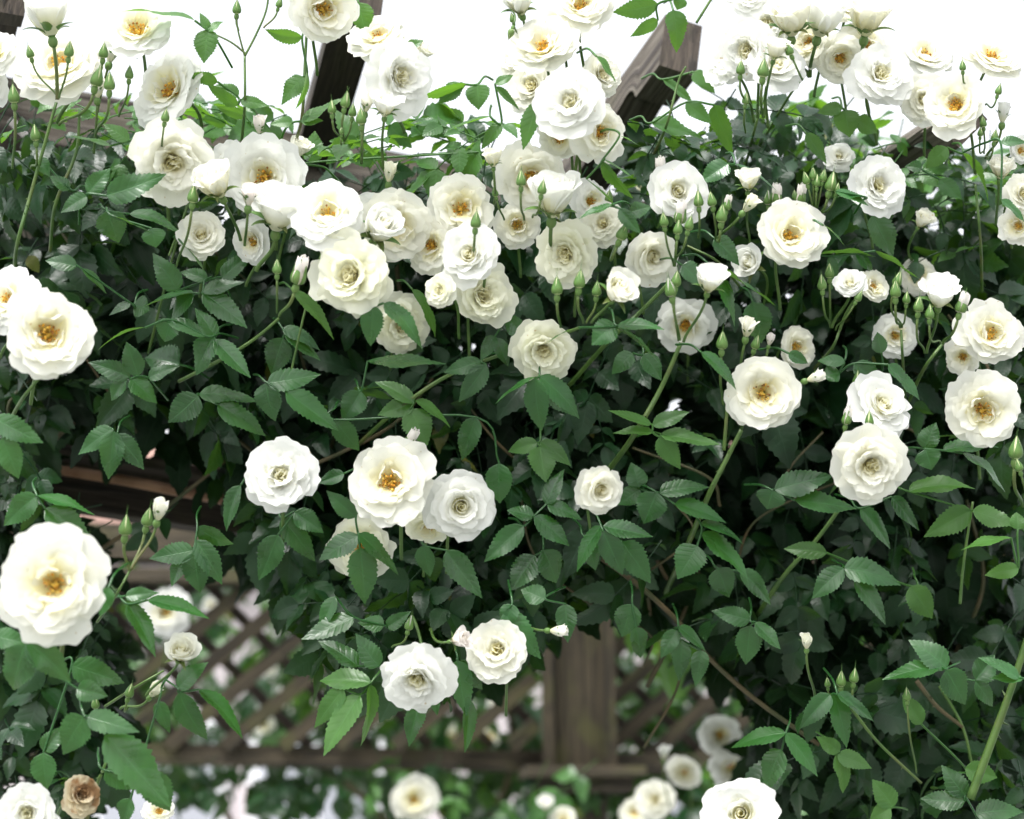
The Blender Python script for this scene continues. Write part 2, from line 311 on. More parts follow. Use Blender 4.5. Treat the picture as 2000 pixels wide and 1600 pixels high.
def bloom(kind, x, y, dia, d, ax, ay, az, label, name='rose_bloom', cat='rose', group='white roses open on the climbing rose', stem=None, seed=None, mat=None, simple=False, inner_y=1.0):
    seed = seed if seed is not None else int(x*7+y*13)%9973
    rng = np.random.default_rng(seed)
    if x>1390 and y<240 and not simple: dia *= 1.14
    pos = P(x,y,d); R = (1.12 if kind in('half','bud') else 1.10 if dia<130 else 1.02)*dia/2*d/FPX
    if kind in ('open','full','rose') and ay>.55: ay = .5
    if kind in ('open','full','rose') and az==1: ax += rng.normal(0,.27); ay += rng.normal(0,.2)
    A = V3(ax,ay,az); tipv = rng.uniform(.86,1.1); lob = rng.uniform(.8,1.6); ell = rng.uniform(.90,1.0)
    root = empty(name, pos - A*R*.35); tag(root,label,cat,group)
    O = np.array(root.location)
    F = frame_for(A, -A*R*.0, rng.uniform(0,6.28)); F[3] = pos-O-A*R*.12
    m = mat or (M_PETM if rng.uniform()<.55 else M_PET)
    k1 = rng.uniform(.94,1.06)
    outer, inner = [], Acc()
    def whorl(n, L, W, tip, base=None, curl=.0, cup=.45, ruf=.05, r0=.06, z0=0, rndv=.2, jit=.12, solo=False, roll=.05, tw=.0):
        ph0 = rng.uniform(0,6.28)
        for i in range(n):
            a = Acc() if solo else inner
            t = D(tip*tipv+rng.uniform(-11,11)*lob); b = D((base if base is not None else tip*.5)*tipv)
            petal(a, ph0+i*2*PI/n+rng.uniform(-jit,jit), R*L*rng.uniform(1-.13*lob,1+.09*lob), R*W*rng.uniform(.86,1.16), b, t, D(curl+rng.uniform(-12,14)), cup*rng.uniform(.7,1.3), ruf*.42*lob*rng.uniform(.4,1.7), R*r0, R*z0, rng, np.clip(rndv+rng.uniform(-.1,.1),0,1), roll*rng.uniform(.2,1.8), tw*rng.uniform(-1,1), F)
            if solo: outer.append(a)
    st = Acc(); gn = 0
    if kind == 'open':
        whorl(6, 1.02, 1.12, 88, 50, 12, .30, .075, .05, -.05, .05, .2, True, .04)
        whorl(6, .94, 1.02, 74, 42, 10, .42, .085, .05, 0, .10, .25, True, .05)
        whorl(7, .80, .84, 64, 36, 12, .55, .09, .05, .03, .42, .3, False, .05)
        whorl(6, .64, .68, 53, 32, 16, .60, .12, .06, .06, .72, .35, False, .07, .06)
        whorl(int(rng.integers(0,5)), .58, .54, 8, 34, -75, .8, .14, .16, .02, .5, .6, False, .10, .2)
        whorl(int(rng.integers(4,8)), .46, .40, 28, 30, 35, .75, .26, .10, .05, .7, .6, False, .15, .15)
        gn = int(rng.integers(38,70))
    elif kind == 'full':
        whorl(6, 1.0, 1.1, 88, 48, 10, .35, .06, .05, -.05, .05, .2, True)
        whorl(7, .93, .9, 74, 38, 8, .5, .07, .05, 0, .12, .25, True)
        whorl(8, .80, .74, 60, 24, 6, .6, .09, .06, .02, .25, .3)
        whorl(8, .68, .58, 46, 14, 4, .7, .12, .06, .04, .4, .35, tw=.05)
        whorl(7, .56, .50, 34, 14, 14, .75, .16, .10, .05, .6, .5, tw=.12)
        whorl(6, .46, .42, 22, 8, 24, .8, .22, .12, .06, .8, .7, tw=.15)
        whorl(6, .38, .34, 4, 2, 30, .8, .24, .09, .10, .9, .8, tw=.15)
        whorl(4, .36, .36, 2, 5, 40, .8, .26, .03, .14, .9, .8, tw=.2)
    elif kind == 'rose':      # opened outer petals round a spiral heart
        whorl(5, 1.02, 1.2, 84, 44, 18, .35, .055, .05, -.06, .05, .15, True, .07)
        whorl(5, .92, 1.1, 68, 32, 22, .55, .05, .05, -.02, .08, .15, True, .07)
        whorl(5, .80, .95, 50, 18, 26, .75, .05, .06, 0, .38, .2, False, .08)
        whorl(5, .70, .8, 36, 10, 26, .9, .05, .08, 0, .55, .2, False, .06)
        n = 7
        for i in range(n):
            f = i/(n-1); rc = R*(.40*(1-f)+.07*f)
            core_petal(inner, i*2.39996+rng.uniform(-.2,.2), 1.6+1.2*f, rc, R*(.60-.05*f), R*(.10-.05*f), .17, rng, .45+.5*f, F, close=.18+.55*f)
    elif kind == 'half':      # goblet, half open
        whorl(3, 1.35, 1.5, 36, 20, 40, .8, .04, .06, 0, .05, .2, True, .10)
        whorl(3, 1.28, 1.4, 28, 20, 26, 1.0, .04, .06, 0, .1, .2, True, .06)
        n = 7
        for i in range(n):
            f = i/(n-1); rc = R*(.66*(1-f)+.07*f)
            core_petal(inner, i*2.39996+rng.uniform(-.2,.2), 1.5+1.2*f, rc, R*(1.25-.02*f), R*.12*(1-.6*f), .15, rng, .3+.5*f, F, close=.2+.5*f)
    elif kind == 'bud':       # white bud just unfurling
        whorl(2, 1.45, 1.3, 22, 18, 30, 1.1, .03, .05, 0, .1, .3, True, .08)
        n = 7
        for i in range(n):
            f = i/(n-1); rc = R*(.60*(1-f)+.08*f)
            core_petal(inner, i*2.39996+rng.uniform(-.3,.3), 1.7+1.0*f, rc, R*(1.5+.1*f), R*.08*(1-f), .13, rng, .2+.5*f, F, close=.3+.4*f)
    # stamens
    if gn and not simple:
        for i in range(gn):
            ph = rng.uniform(0,6.28); th = D(rng.uniform(4,66)); Ls = R*rng.uniform(.17,.31)
            dirv = np.array([math.sin(th)*math.cos(ph),math.sin(th)*math.sin(ph),math.cos(th)])
            b = np.array([math.cos(ph)*R*.06,math.sin(ph)*R*.06,R*.08]); e = b+dirv*Ls
            mid_ = (b+e)/2+dirv*0+np.array([0,0,R*.03])
            tube(st, np.array([b,mid_,e])@F[:3]+F[3], R*.0065, 4, rng.uniform(0,.22), False)
            ball(st, e, R*.024*rng.uniform(.8,1.4), F, rng.uniform(.12,.95)**1.2, 5, 4)
        for i in range(14):
            ph = rng.uniform(0,6.28); q = rng.uniform(0,.07)*R; ball(st, np.array([math.cos(ph)*q,math.sin(ph)*q,R*.17]), R*.03, F, rng.uniform(0,.3), 5, 4)
    for a in outer: a.build('petal', m, root)
    inner.build('inner_petals', m, root)
    if st.n: st.build('stamens', M_STAM, root)
    if simple and kind=='open':
        for i in range(16):
            ph = rng.uniform(0,6.28); q = rng.uniform(0,.18)*R; ball(st, np.array([math.cos(ph)*q,math.sin(ph)*q,R*.2]), R*.05, F, rng.uniform(0,.6), 5, 4)
        st.build('stamens', M_STAM, root)
    # calyx and stem
    cx = Acc(); spread = {'open':(60,120),'full':(60,115),'rose':(50,110),'half':(30,95),'bud':(14,50)}[kind]
    sep = {'bud':1.15,'half':.95}.get(kind,.55)
    sepals(cx, F, 5, R*sep*1.05, R*sep*.36, D(spread[0]), D(spread[1]), rng, r0=R*.06, z0=-R*.10, curl=D(20))
    hr = R*({'bud':.28,'half':.16}.get(kind,.13))
    ball(cx, np.array([0,0,-R*.10-hr*.6]), hr, F, .5, 9, 7, sx=1.25)
    cx.build('calyx', M_SEP, root)
    sa = Acc(); b0 = F[3]-A*(R*.10+hr*1.5)
    if stem is None: stem = (x-ax*60+rng.uniform(-15,15), y+dia*.5+60+max(0,ay)*20, d+.10)
    p3 = P(*stem)-O
    rs = max(R*.040, .0013) if kind in('open','full','rose') else max(R*.058,.0012)
    tube(sa, bezier_stem(b0,-A,p3,14), np.linspace(rs,rs*1.15,14), 7, .5)
    sa.build('stem', M_STEM, root)
    return root

def rosebud(x, y, size, d, dx, dy, anchor, label, tip=0.0, dz=0.15, name='rosebud', group='green rosebuds of the climbing rose'):
    """size = length in px of the bud; (dx,dy) its direction; tip: how much petal shows, 0..1"""
    rng = np.random.default_rng(int(x*11+y*3)%9973)
    pos = P(x,y,d); Lb = rng.uniform(1.0,1.22)*size*d/FPX; dx += rng.normal(0,.08); A = V3(dx,dy,dz); R = Lb*.27
    root = empty(name, pos-A*Lb*.5); tag(root,label,'rosebud',group); O=np.array(root.location)
    F = frame_for(A, np.zeros(3), rng.uniform(0,6.28)); 
    # petals: pointed closed cone
    a = Acc(); s = np.linspace(0,1,12)
    H = Lb*(.78+.28*tip); prof = R*(.88+.18*tip)*np.sin(PI*np.clip(s,0,1)**.62)**.75*(1-.35*s)
    prof[-1] = 1e-5; th = np.linspace(0,2*PI,17)
    tw = s[:,None]*1.8
    rr = prof[:,None]*(1+.07*np.sin(3*th[None]+tw*2))
    V = np.stack([rr*np.cos(th+tw),rr*np.sin(th+tw),(s*H)[:,None]+0*th],-1); a.add(V@F[:3]+F[3], s[:,None]*np.ones(17), None, .35)
    if tip>.3:
        for i in range(4): core_petal(a, i*1.6+rng.uniform(-.3,.3), 1.5, R*(.95-.15*i), H*(1.0+.03*i), R*.05, .12, rng, .4, F)
    a.build('petals', M_PETP if tip>.2 else M_SEPC, root)
    c = Acc()
    n=5
    for i in range(n):
        phi=i*2*PI/n+rng.uniform(-.1,.1); s2=np.linspace(0,1,12); u=np.linspace(-1,1,7)
        sl = Lb*rng.uniform(.98,1.22) ; zz=s2*sl
        base = np.interp(s2*sl/H, s, prof, right=0)
        rad = base*1.10+R*.03+ (tip*.55+.06)*R*np.clip(s2-.45,0,1)*2.2
        rad = np.where(s2>.85, rad+R*rng.uniform(-.05,.25)*(s2-.85)*4, rad)
        span = (1-tip*.35)*.72*np.clip((1-s2)*1.35,0,1)**.8*(1-.25*s2)
        ang = phi+u[None]*span[:,None]
        r2 = rad[:,None]*(1-.02*(u[None]**2))
        r2[-1]=rad[-1]
        V=np.stack([r2*np.cos(ang),r2*np.sin(ang),zz[:,None]+0*u],-1); c.add(V@F[:3]+F[3], rnd=rng.uniform())
    ball(c, np.array([0,0,-R*.36]), R*.50, F, .5, 10, 8, sx=1.45)
    c.build('calyx', M_SEP, root)
    st = Acc(); p3 = P(*anchor)-O
    tube(st, bezier_stem(F[3]-A*R*1.05, -A, p3, 12, .45), np.linspace(max(R*.22,.0009),max(R*.20,.0009),12), 7)
    st.build('stalk', M_STEM, root)
    return root
M_SEPC = petal_mat('greenish_bud_petal', tint=(.66,.70,.40), base=(.35,.5,.15), trans=.15)

# ------------------------------------------------------------------ leaves
def leaflets(acc, B, Dr, Nm, L, W, rng, ns=25, nu=7, rnd=None, droop=(.1,.9), fold=(.15,.6)):
    n = len(B); B,Dr,Nm = [np.asarray(q,float) for q in (B,Dr,Nm)]; L=np.asarray(L,float); W=np.asarray(W,float)
    Dr = nrm(Dr); Nm = nrm(Nm-(Nm*Dr).sum(-1,keepdims=True)*Dr); Sd = np.cross(Dr,Nm)
    s = np.linspace(0,1,ns); u = np.linspace(-1,1,nu)
    shape = rng.uniform(.48,.70,n)[:,None]; w = s[None]**shape*(1-s[None])**(1.12)
    w = w/w.max(1,keepdims=True); w[:,0]=.03; w[:,-1]=.0
    w = w[:,:,None]*np.ones((1,1,nu)); ss = np.broadcast_to(s[None,:,None],(n,ns,nu)).copy()
    odd = (np.arange(ns)%2==1)
    w[:,odd,0]*=1.085; w[:,odd,-1]*=1.085; w[:,~odd,0]*=.945; w[:,~odd,-1]*=.945
    ss[:,odd,0]+=.35/ns; ss[:,odd,-1]+=.35/ns
    jit = rng.uniform(.95,1.05,(n,ns,2)); w[:,:,0]*=jit[...,0]; w[:,:,-1]*=jit[...,1]
    k = rng.uniform(*droop,n)[:,None,None]; k = np.where(np.abs(k)<.02,.02,k)
    fo = rng.uniform(*fold,n)[:,None,None]
    Lx = L[:,None,None]; Wx = W[:,None,None]/2
    al = Lx*np.sin(k*ss)/k; dn = -Lx*(1-np.cos(k*ss))/k
    sb = rng.uniform(-.25,.25,n)[:,None,None]
    U = u[None,None]*w*Wx
    lat = U*np.cos(fo)+sb*Lx*.35*ss**2
    ph = rng.uniform(0,6.28,(n,2))[:,:,None,None]
    und = rng.uniform(.02,.09,n)[:,None,None]*Wx*2
    dn = dn + np.abs(U)*np.sin(fo)*(1-.45*np.abs(u[None,None])) + und*np.abs(u[None,None])**1.6*np.where(u[None,None]>0,np.sin(9*ss+ph[:,0]),np.sin(8*ss+ph[:,1]))*np.sin(PI*np.clip(ss,0,1))
    dn = dn + .012*Wx*np.sin(2*PI*7.5*(ss-.16*np.abs(u[None,None])))*np.sin(PI*np.clip(ss,0,1))*(np.abs(u[None,None])>.05)
    V = B[:,None,None]+Dr[:,None,None]*al[...,None]+Sd[:,None,None]*lat[...,None]+Nm[:,None,None]*dn[...,None]
    if rnd is None: rnd = rng.uniform(0,1,n)
    acc.add(V, ss, np.broadcast_to((u+1)/2,(n,ns,nu)), rnd)

class SprayBatch:
    """many compound rose leaves grown into one mesh"""
    def __init__(self): self.B=[];self.D=[];self.N=[];self.L=[];self.W=[];self.R=[];self.t=[]
    def add(self, p, d, nv, L, nl, rng):
        d = nrm(d); nv = nrm(nv-np.dot(nv,d)*d); sd = np.cross(d,nv)
        pts=[]
        pairs=(nl-1)//2
        bend = rng.uniform(.1,.5)
        for i in range(6):
            t=i/5; pts.append(p+d*L*1.45*t-nv*L*bend*t*t)
        pts=np.array(pts); self.t.append(pts)
        r = rng.uniform()
        def at(t): 
            i=min(int(t*5),4); f=t*5-i; return pts[i]*(1-f)+pts[i+1]*f, nrm(pts[i+1]-pts[i])
        q,dd=at(.999); self._l(q,dd+rng.normal(0,.12,3),nv+rng.normal(0,.25,3),L*rng.uniform(.95,1.15),rng,r)
        for k in range(pairs):
            q,dd=at(.93-k*.42 if pairs>1 else .85)
            sz = L*(.86-.14*k)
            for sg in (-1,1):
                self._l(q, dd*rng.uniform(.35,.75)+sd*sg*1.0-nv*.1*rng.uniform(-1,2), nv+rng.normal(0,.3,3), sz*rng.uniform(.85,1.1), rng, r)
    def _l(self,b,d,nv,L,rng,r):
        self.B.append(b);self.D.append(d);self.N.append(nv);self.L.append(L);self.W.append(L*rng.uniform(.52,.68));self.R.append(.99 if rng.uniform()<.006 else np.clip(r+rng.uniform(-.2,.2),0,.94))
    def build(self, acc, tacc, rng, ns=17, nu=5):
        leaflets(acc,self.B,self.D,self.N,self.L,self.W,rng,ns,nu,np.array(self.R))
        if tacc is not None:
            for p in self.t: tube(tacc,p,.0008,4,.5,False)
# ================================================================== SETTING
rg = np.random.default_rng(5)
gm = plain('pale_gravel', (.20,.21,.20), .95, 3.0, .35)
a = Acc(); g = np.linspace(-150,150,31); X,Y = np.meshgrid(g,g,indexing='ij'); a.add(np.stack([X,Y,0*X],-1))
tag(a.build('ground', gm), kind='structure')

# ---- the pergola over which the rose climbs (front)
pg = empty('pergola', P(1000,400,2.8)*np.array([1,1,0])); tag(pg,'weathered wooden pergola with curved rafter ends under the climbing rose','pergola')
PO = np.array(pg.location)
def local_box(name, p0, p1, h, t, mat, parent, org, up=None, nx=14):
    p0=np.asarray(p0)-org; p1=np.asarray(p1)-org; X=p1-p0; x=nrm(X)
    up = np.array([0,0,1.]) if up is None else up
    Y = nrm(np.cross(up,x)); Z = np.cross(x,Y)
    a=Acc(); box(a,(p0+p1)/2,X,Y*t,Z*h,nx=nx); return a.build(name,mat,parent,smooth=False)
def rafter(far, near, W, Hd, width, height, nose, mat=M_WOOD):
    """timber running from far to near; curved scoop on its underside before the nose"""
    far,near=np.asarray(far),np.asarray(near); A=near-far; L=np.linalg.norm(A); A=A/L
    W=nrm(W-np.dot(W,A)*A); H=np.cross(A,W); H = H if np.dot(H,Hd)>0 else -H
    N_=90; x=L*np.linspace(0,1,N_)**.5
    q=(L-nose-x)/(L-nose)                       # 0 at nose block, rising backwards
    th=np.where(x>L-nose,height, height*(1-.52*np.exp(-np.clip(q,0,1)*4.0)*np.sin(np.clip(q*9,0,1)*PI/2)**.8))
    a=Acc(); off=rg.uniform(0,3); o=far-PO
    tp=o+A*x[:,None]; bt=tp+H*th[:,None]
    def strip(p,q,la,lb,flip,nb=3):
        b=np.linspace(0,1,nb)[None,:,None]; V=p[:,None]*(1-b)+q[:,None]*b
        if flip: V=V[:,::-1]
        a.add(V, np.broadcast_to(x[:,None]+off,(N_,nb)), np.broadcast_to(b[...,0]*lb+la,(N_,nb)), .5)
    wv=W*width
    strip(tp,bt,0,height,True); strip(tp+wv,bt+wv,.5,height,False); strip(tp,tp+wv,.2,width,False); strip(bt,bt+wv,.8,width,True)
    obj_=a.build('rafter', mat, pg, smooth=False); a=Acc()
    for i,fl in ((-1,False),):
        b=np.linspace(0,1,3)[:,None,None]; c=np.linspace(0,1,3)[None,:,None]
        V=tp[i]+(bt[i]-tp[i])*b+wv*c
        if fl: V=V[:,::-1]
        a.add(V, np.broadcast_to(b[...,0]*height*4+off,(3,3)), np.broadcast_to(c[...,0]*width+.1,(3,3)), .5)
    a.build('end_grain', M_WOODD, obj_, smooth=False)
    return obj_
# middle rafter, its end showing above the leaves
cam3 = lambda r,u,z: cR*r+cU*u-cF*z
rafter(P(1045,385,2.84), P(1300,28,2.47), cam3(.93,-.24,-.20), cam3(.0,-.9,.4), .044, .068, .070)
rafter(P(560,330,2.95), P(668,-60,2.40), cam3(.95,-.12,-.05), cam3(.1,-.97,.25), .048, .055, .03, M_WOODD)
rafter(P(1640,345,2.62), P(1885,185,2.28), cam3(.55,-.72,-.40), cam3(.3,-.6,.59), .034, .045, .04)
rafter(P(-85,160,2.8), P(-22,-120,2.3), cam3(.95,-.1,-.1), cam3(.1,-.97,.2), .045, .075, .04, M_WOODD)
# beams
local_box('top_beam', P(-160,190,2.62), P(2250,640,3.35), .072, .05, M_WOOD, pg, PO)
local_box('lower_beam', P(-120,905,2.62), P(1750,1200,3.05), .062, .04, M_WOODD, pg, PO)
local_box('beam_cap', P(-120,850,2.60), P(1750,1150,3.03), .012, .07, M_WOODD, pg, PO)
local_box('corner_post', P(60,250,2.72), P(60,640,2.72), .085, .085, M_WOOD, pg, PO, up=cU*0+cF)
local_box('brace', P(285,930,2.70), P(640,690,2.78), .028, .03, M_WOODD, pg, PO)
local_box('brace', P(120,960,2.70), P(-100,760,2.78), .028, .03, M_WOODD, pg, PO)
local_box('cross_rail', P(60,440,2.8), P(420,420,2.95), .03,.03, M_WOODD, pg, PO)
# hose / pipe
pipe_m = stem_mat('clay_pipe', (.30,.15,.08), (.42,.24,.14), .5)
a=Acc(); o=P(60,930,2.58); tube(a, catmull([P(40,905,2.585)-o,P(250,940,2.575)-o,P(430,975,2.585)-o,P(800,1040,2.65)-o,P(1320,1078,2.77)-o,P(1600,1120,2.85)-o],60), .0062, 12)
t=a.build('garden_pipe', pipe_m); t.location=o; tag(t,'thin terracotta coloured pipe running along the lower pergola beam','pipe')
pale_m = stem_mat('pale_pipe', (.45,.42,.40), (.6,.56,.52), .5)
a=Acc(); o=P(100,300,2.55); tube(a, catmull([P(20,235,2.5)-o,P(90,300,2.5)-o,P(170,350,2.53)-o,P(330,420,2.6)-o],30), .0045, 10)
t=a.build('garden_hose', pale_m); t.location=o; tag(t,'pale grey hose bent across the weathered corner post','hose')

# ---- trellis arch behind: post, rails, lattice of diagonal slats
DB=3.75
tr = empty('trellis', P(1000,1500,DB)*np.array([1,1,0])); tag(tr,'mossy wooden trellis with diagonal lattice, rails and square post behind the roses','trellis')
TO=np.array(tr.location)
local_box('top_rail', P(-250,1052,DB-.02), P(1900,1095,DB+.18), .060,.06, M_WOODB, tr, TO)
local_box('top_rail', P(-250,1118,DB-.05), P(1900,1158,DB+.15), .022,.08, M_WOODB, tr, TO)
local_box('bottom_rail', P(-250,1462,DB-.03), P(1060,1488,DB+.08), .034,.05, M_WOODB, tr, TO)
local_box('bottom_rail', P(1190,1492,DB+.09), P(1900,1505,DB+.15), .034,.05, M_WOODB, tr, TO)
ps=local_box('post', P(1126,1090,DB+.03), P(1134,1520,DB+.03), .10,.105, M_WOODB, tr, TO, up=cF)
for xx in (1066,1188): local_box('post_moulding', P(xx,1100,DB-.03), P(xx+6,1500,DB-.03), .014,.02, M_WOODB, tr, TO, up=cF)
local_box('post_capital', P(1020,1510,DB), P(1248,1510,DB+.02), .018,.15, M_WOODB, tr, TO, nx=2)
local_box('post_capital', P(1040,1535,DB), P(1225,1535,DB+.02), .026,.13, M_WOODD, tr, TO, nx=2)
local_box('post', P(1134,1552,DB+.03), P(1140,1990,DB+.03), .085,.085, M_WOODD, tr, TO, up=cF)
def lattice(x0,x1,y0,y1,sp,dz,slope,sgn):
    # slats clipped to the panel rectangle
    xs=np.arange(x0-(y1-y0)*abs(slope)*1.2, x1+(y1-y0)*abs(slope)*1.2, sp)
    for c in xs:
        pts=[]
        t=np.linspace(0,1,60); yy=y1+(y0-y1)*t; xx=c+sgn*slope*(y1-yy)
        ok=(xx>x0)&(xx<x1)
        if ok.sum()<6: continue
        i=np.where(ok)[0][[0,-1]]
        dd=DB+dz+.0001*(xx[i]-500)*.6
        local_box('slat', P(xx[i[0]]+rg.uniform(-4,4),yy[i[0]],dd[0]), P(xx[i[1]]+rg.uniform(-4,4),yy[i[1]],dd[1]), (.024 if sgn>0 else .018),.008, M_WOODB if sgn>0 else M_WOODD, tr, TO, up=np.array([-sgn*.7,.0,.7]) if False else nrm(cU-cR*sgn*1.0), nx=4)
lattice(-200,1055,1128,1458,112,.0,1.22,1)
lattice(-200,1055,1128,1458,120,.06,1.0,-1)
lattice(1195,1850,1160,1495,100,.04,1.1,1)
lattice(1195,1850,1160,1495,100,.07,1.0,-1)

# ---- pale house far behind
hm = plain('pale_render', (.50,.45,.46), .85, 2.5, .12); wm = plain('window_white', (.78,.78,.80), .5, 3, .05)
gm2,n_,o_ = newmat('window_glass'); d_=N(n_,'ShaderNodeBsdfPrincipled',Roughness=.08); d_.inputs['Base Color'].default_value=(.50,.52,.58,1); d_.inputs['Metallic'].default_value=.6; n_.links.new(d_.outputs[0],o_.inputs[0])
rm = plain('roof_tiles', (.26,.16,.13), .9, 6, .3)
hs_ = empty('house', (0,10.5,0)); tag(hs_,'pale pinkish rendered house with white windows seen through the trellis','house')
def hb(name,c,s,m,par=hs_,o=(0,10.5,0)):
    a=Acc(); box(a,np.array(c,float)-np.array(o),np.array([s[0],0,0.]),np.array([0,s[1],0.]),np.array([0,0,s[2]])); return a.build(name,m,par,smooth=False)
hb('wall',(0.2,11.5,1.55),(9.0,2.0,3.1),hm)
a=Acc(); a.add(np.array([[[-4.6,-.25,3.12],[5.0,-.25,3.12]],[[-4.6,1.0,3.9],[5.0,1.0,3.9]],[[-4.6,2.2,3.12],[5.0,2.2,3.12]]])); a.build('roof',rm,hs_,smooth=False)
for xw in (-3.2,-1.62,-.9,.9,2.4,3.6):
    f=hb('window',(xw,10.47,1.75),(.62,.06,1.25),wm)
    for sx in (-1,1): hb('pane',(xw+sx*.14,10.43,1.75),(.24,.03,1.1),gm2,f)

# ================================================================== FOLIAGE
def inpoly(x,y,poly):
    c=False; n=len(poly); j=n-1
    for i in range(n):
        xi,yi=poly[i]; xj,yj=poly[j]
        if (yi>y)!=(yj>y) and x<(xj-xi)*(y-yi)/(yj-yi)+xi: c=not c
        j=i
    return c
MAIN=[(-60,350),(120,360),(230,360),(330,430),(420,470),(560,400),(640,370),(800,370),(980,360),(1100,440),(1230,450),(1250,350),(1320,270),(1420,260),(1560,270),(1680,330),(1780,430),(1880,500),(2060,520),(2060,1650),(1520,1650),(1490,1500),(1470,1360),(1370,1220),(1260,1130),(1120,1110),(1000,1180),(900,1260),(760,1270),(670,1210),(620,1100),(500,1040),(460,960),(430,830),(90,790),(60,940),(160,1060),(200,1150),(220,1300),(170,1420),(110,1650),(-60,1650)]
TOPR=[(1380,190),(1650,200),(1700,250),(1850,300),(2060,270),(2060,520),(1880,500),(1780,430),(1560,270)]
TOPM=[(600,330),(760,300),(900,290),(1000,300),(1100,360),(1230,400),(1260,250),(1400,180),(1560,270),(1250,450),(1100,450),(600,430)]
TOPL=[(-60,220),(220,250),(420,320),(600,330),(600,420),(420,470),(120,380),(-60,370)]
BEAM=[(60,850),(460,880),(470,1010),(250,1060),(160,1040),(60,960)]
HANG=[(560,1060),(1120,1120),(1010,1230),(900,1300),(760,1290),(640,1250),(590,1180)]
rl=np.random.default_rng(11)
def scatter(poly,n,d0,d1,size,up,back=False,seed=0,nls=(5,5,5,3,7),droopdir=-.55,toward=.55,thin=0):
    r=np.random.default_rng(seed); xs=[p[0] for p in poly]; ys=[p[1] for p in poly]; sb=SprayBatch(); k=0
    while k<n:
        x=r.uniform(min(xs),max(xs)); y=r.uniform(min(ys),max(ys))
        if not inpoly(x,y,poly): continue
        if thin and x>1230 and y>930 and r.uniform()<thin: continue
        d=r.uniform(d0,d1)**1.0; p=P(x,y,d)
        dr=np.array([r.normal(0,.75), r.normal(-.15,.45), r.normal(droopdir,.45)])
        nv=np.array([r.normal(0,.35), -toward+r.normal(0,.3), up+r.normal(0,.3)])
        L=size*r.uniform(.58,1.32)
        sb.add(p-nrm(dr)*L*.8,dr,nv,L,int(r.choice(nls)),r); k+=1
    return sb
rose = empty('climbing_rose', P(1000,800,2.5)*np.array([1,1,0])); tag(rose,'large climbing rose with dark green leaves smothering the wooden pergola','climbing rose')
RO=np.array(rose.location)
def fol(batches,name,mat,parent,org,ns=15,nu=5,kind='stuff'):
    a=Acc(); r=np.random.default_rng(3)
    for b in batches: b.build(a,a,r,ns,nu)
    return tag(a.build(name,mat,parent,origin=org),kind=kind)
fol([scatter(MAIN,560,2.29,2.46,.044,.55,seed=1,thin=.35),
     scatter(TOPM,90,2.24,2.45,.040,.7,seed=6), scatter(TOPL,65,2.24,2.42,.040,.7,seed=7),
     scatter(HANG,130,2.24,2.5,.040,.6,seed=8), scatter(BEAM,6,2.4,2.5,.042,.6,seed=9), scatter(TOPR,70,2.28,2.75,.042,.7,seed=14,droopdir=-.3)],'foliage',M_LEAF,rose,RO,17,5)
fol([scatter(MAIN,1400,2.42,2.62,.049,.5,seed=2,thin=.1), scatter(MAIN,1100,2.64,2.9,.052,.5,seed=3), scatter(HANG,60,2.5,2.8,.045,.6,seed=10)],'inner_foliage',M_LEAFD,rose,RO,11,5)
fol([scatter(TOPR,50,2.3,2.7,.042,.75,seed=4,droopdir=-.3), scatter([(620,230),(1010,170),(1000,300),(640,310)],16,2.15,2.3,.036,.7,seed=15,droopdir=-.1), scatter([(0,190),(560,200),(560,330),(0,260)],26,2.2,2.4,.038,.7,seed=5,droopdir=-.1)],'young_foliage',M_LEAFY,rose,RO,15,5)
# greenery behind the trellis: hedge of another rose, blurred
bush = empty('rose_bush', P(900,1500,4.6)*np.array([1,1,0])); tag(bush,'blurred leafy rose bush growing behind the lattice trellis','rose bush')
BO=np.array(bush.location)
BG1=[(-150,1120),(1950,1120),(1950,1520),(-150,1480)]; BG2=[(700,1480),(1950,1500),(1950,1700),(740,1700)]; BG3=[(330,1500),(640,1500),(640,1545),(330,1540)]
fol([scatter(BG1,900,3.95,4.8,.05,.5,seed=21),scatter(BG2,330,3.7,4.6,.05,.5,seed=22),scatter(BG3,22,3.7,3.9,.045,.5,seed=23),],'foliage',M_LEAF,bush,BO,11,5)
for pp in ([(600,1480),(700,1550),(790,1650)],[(250,1500),(420,1560),(480,1700)],[(1300,1560),(1420,1500),(1600,1400)],[(900,1700),(1000,1500),(980,1300)]):
    a=Acc(); tube(a, catmull([P(x,y,3.9) for x,y in pp],16)-BO, .006, 6); a.build('cane',M_CANE,bush)
fol([scatter(BG1,130,3.9,4.1,.05,.5,seed=31),scatter(BG2,90,3.6,4.0,.05,.5,seed=32)],'young_foliage',M_LEAFY,bush,BO,11,5)
fol([scatter([(1230,1150),(1600,1130),(1600,1340),(1300,1240)],45,2.9,3.2,.06,.6,seed=24)],'young_foliage',M_LEAFY,rose,RO,11,5)

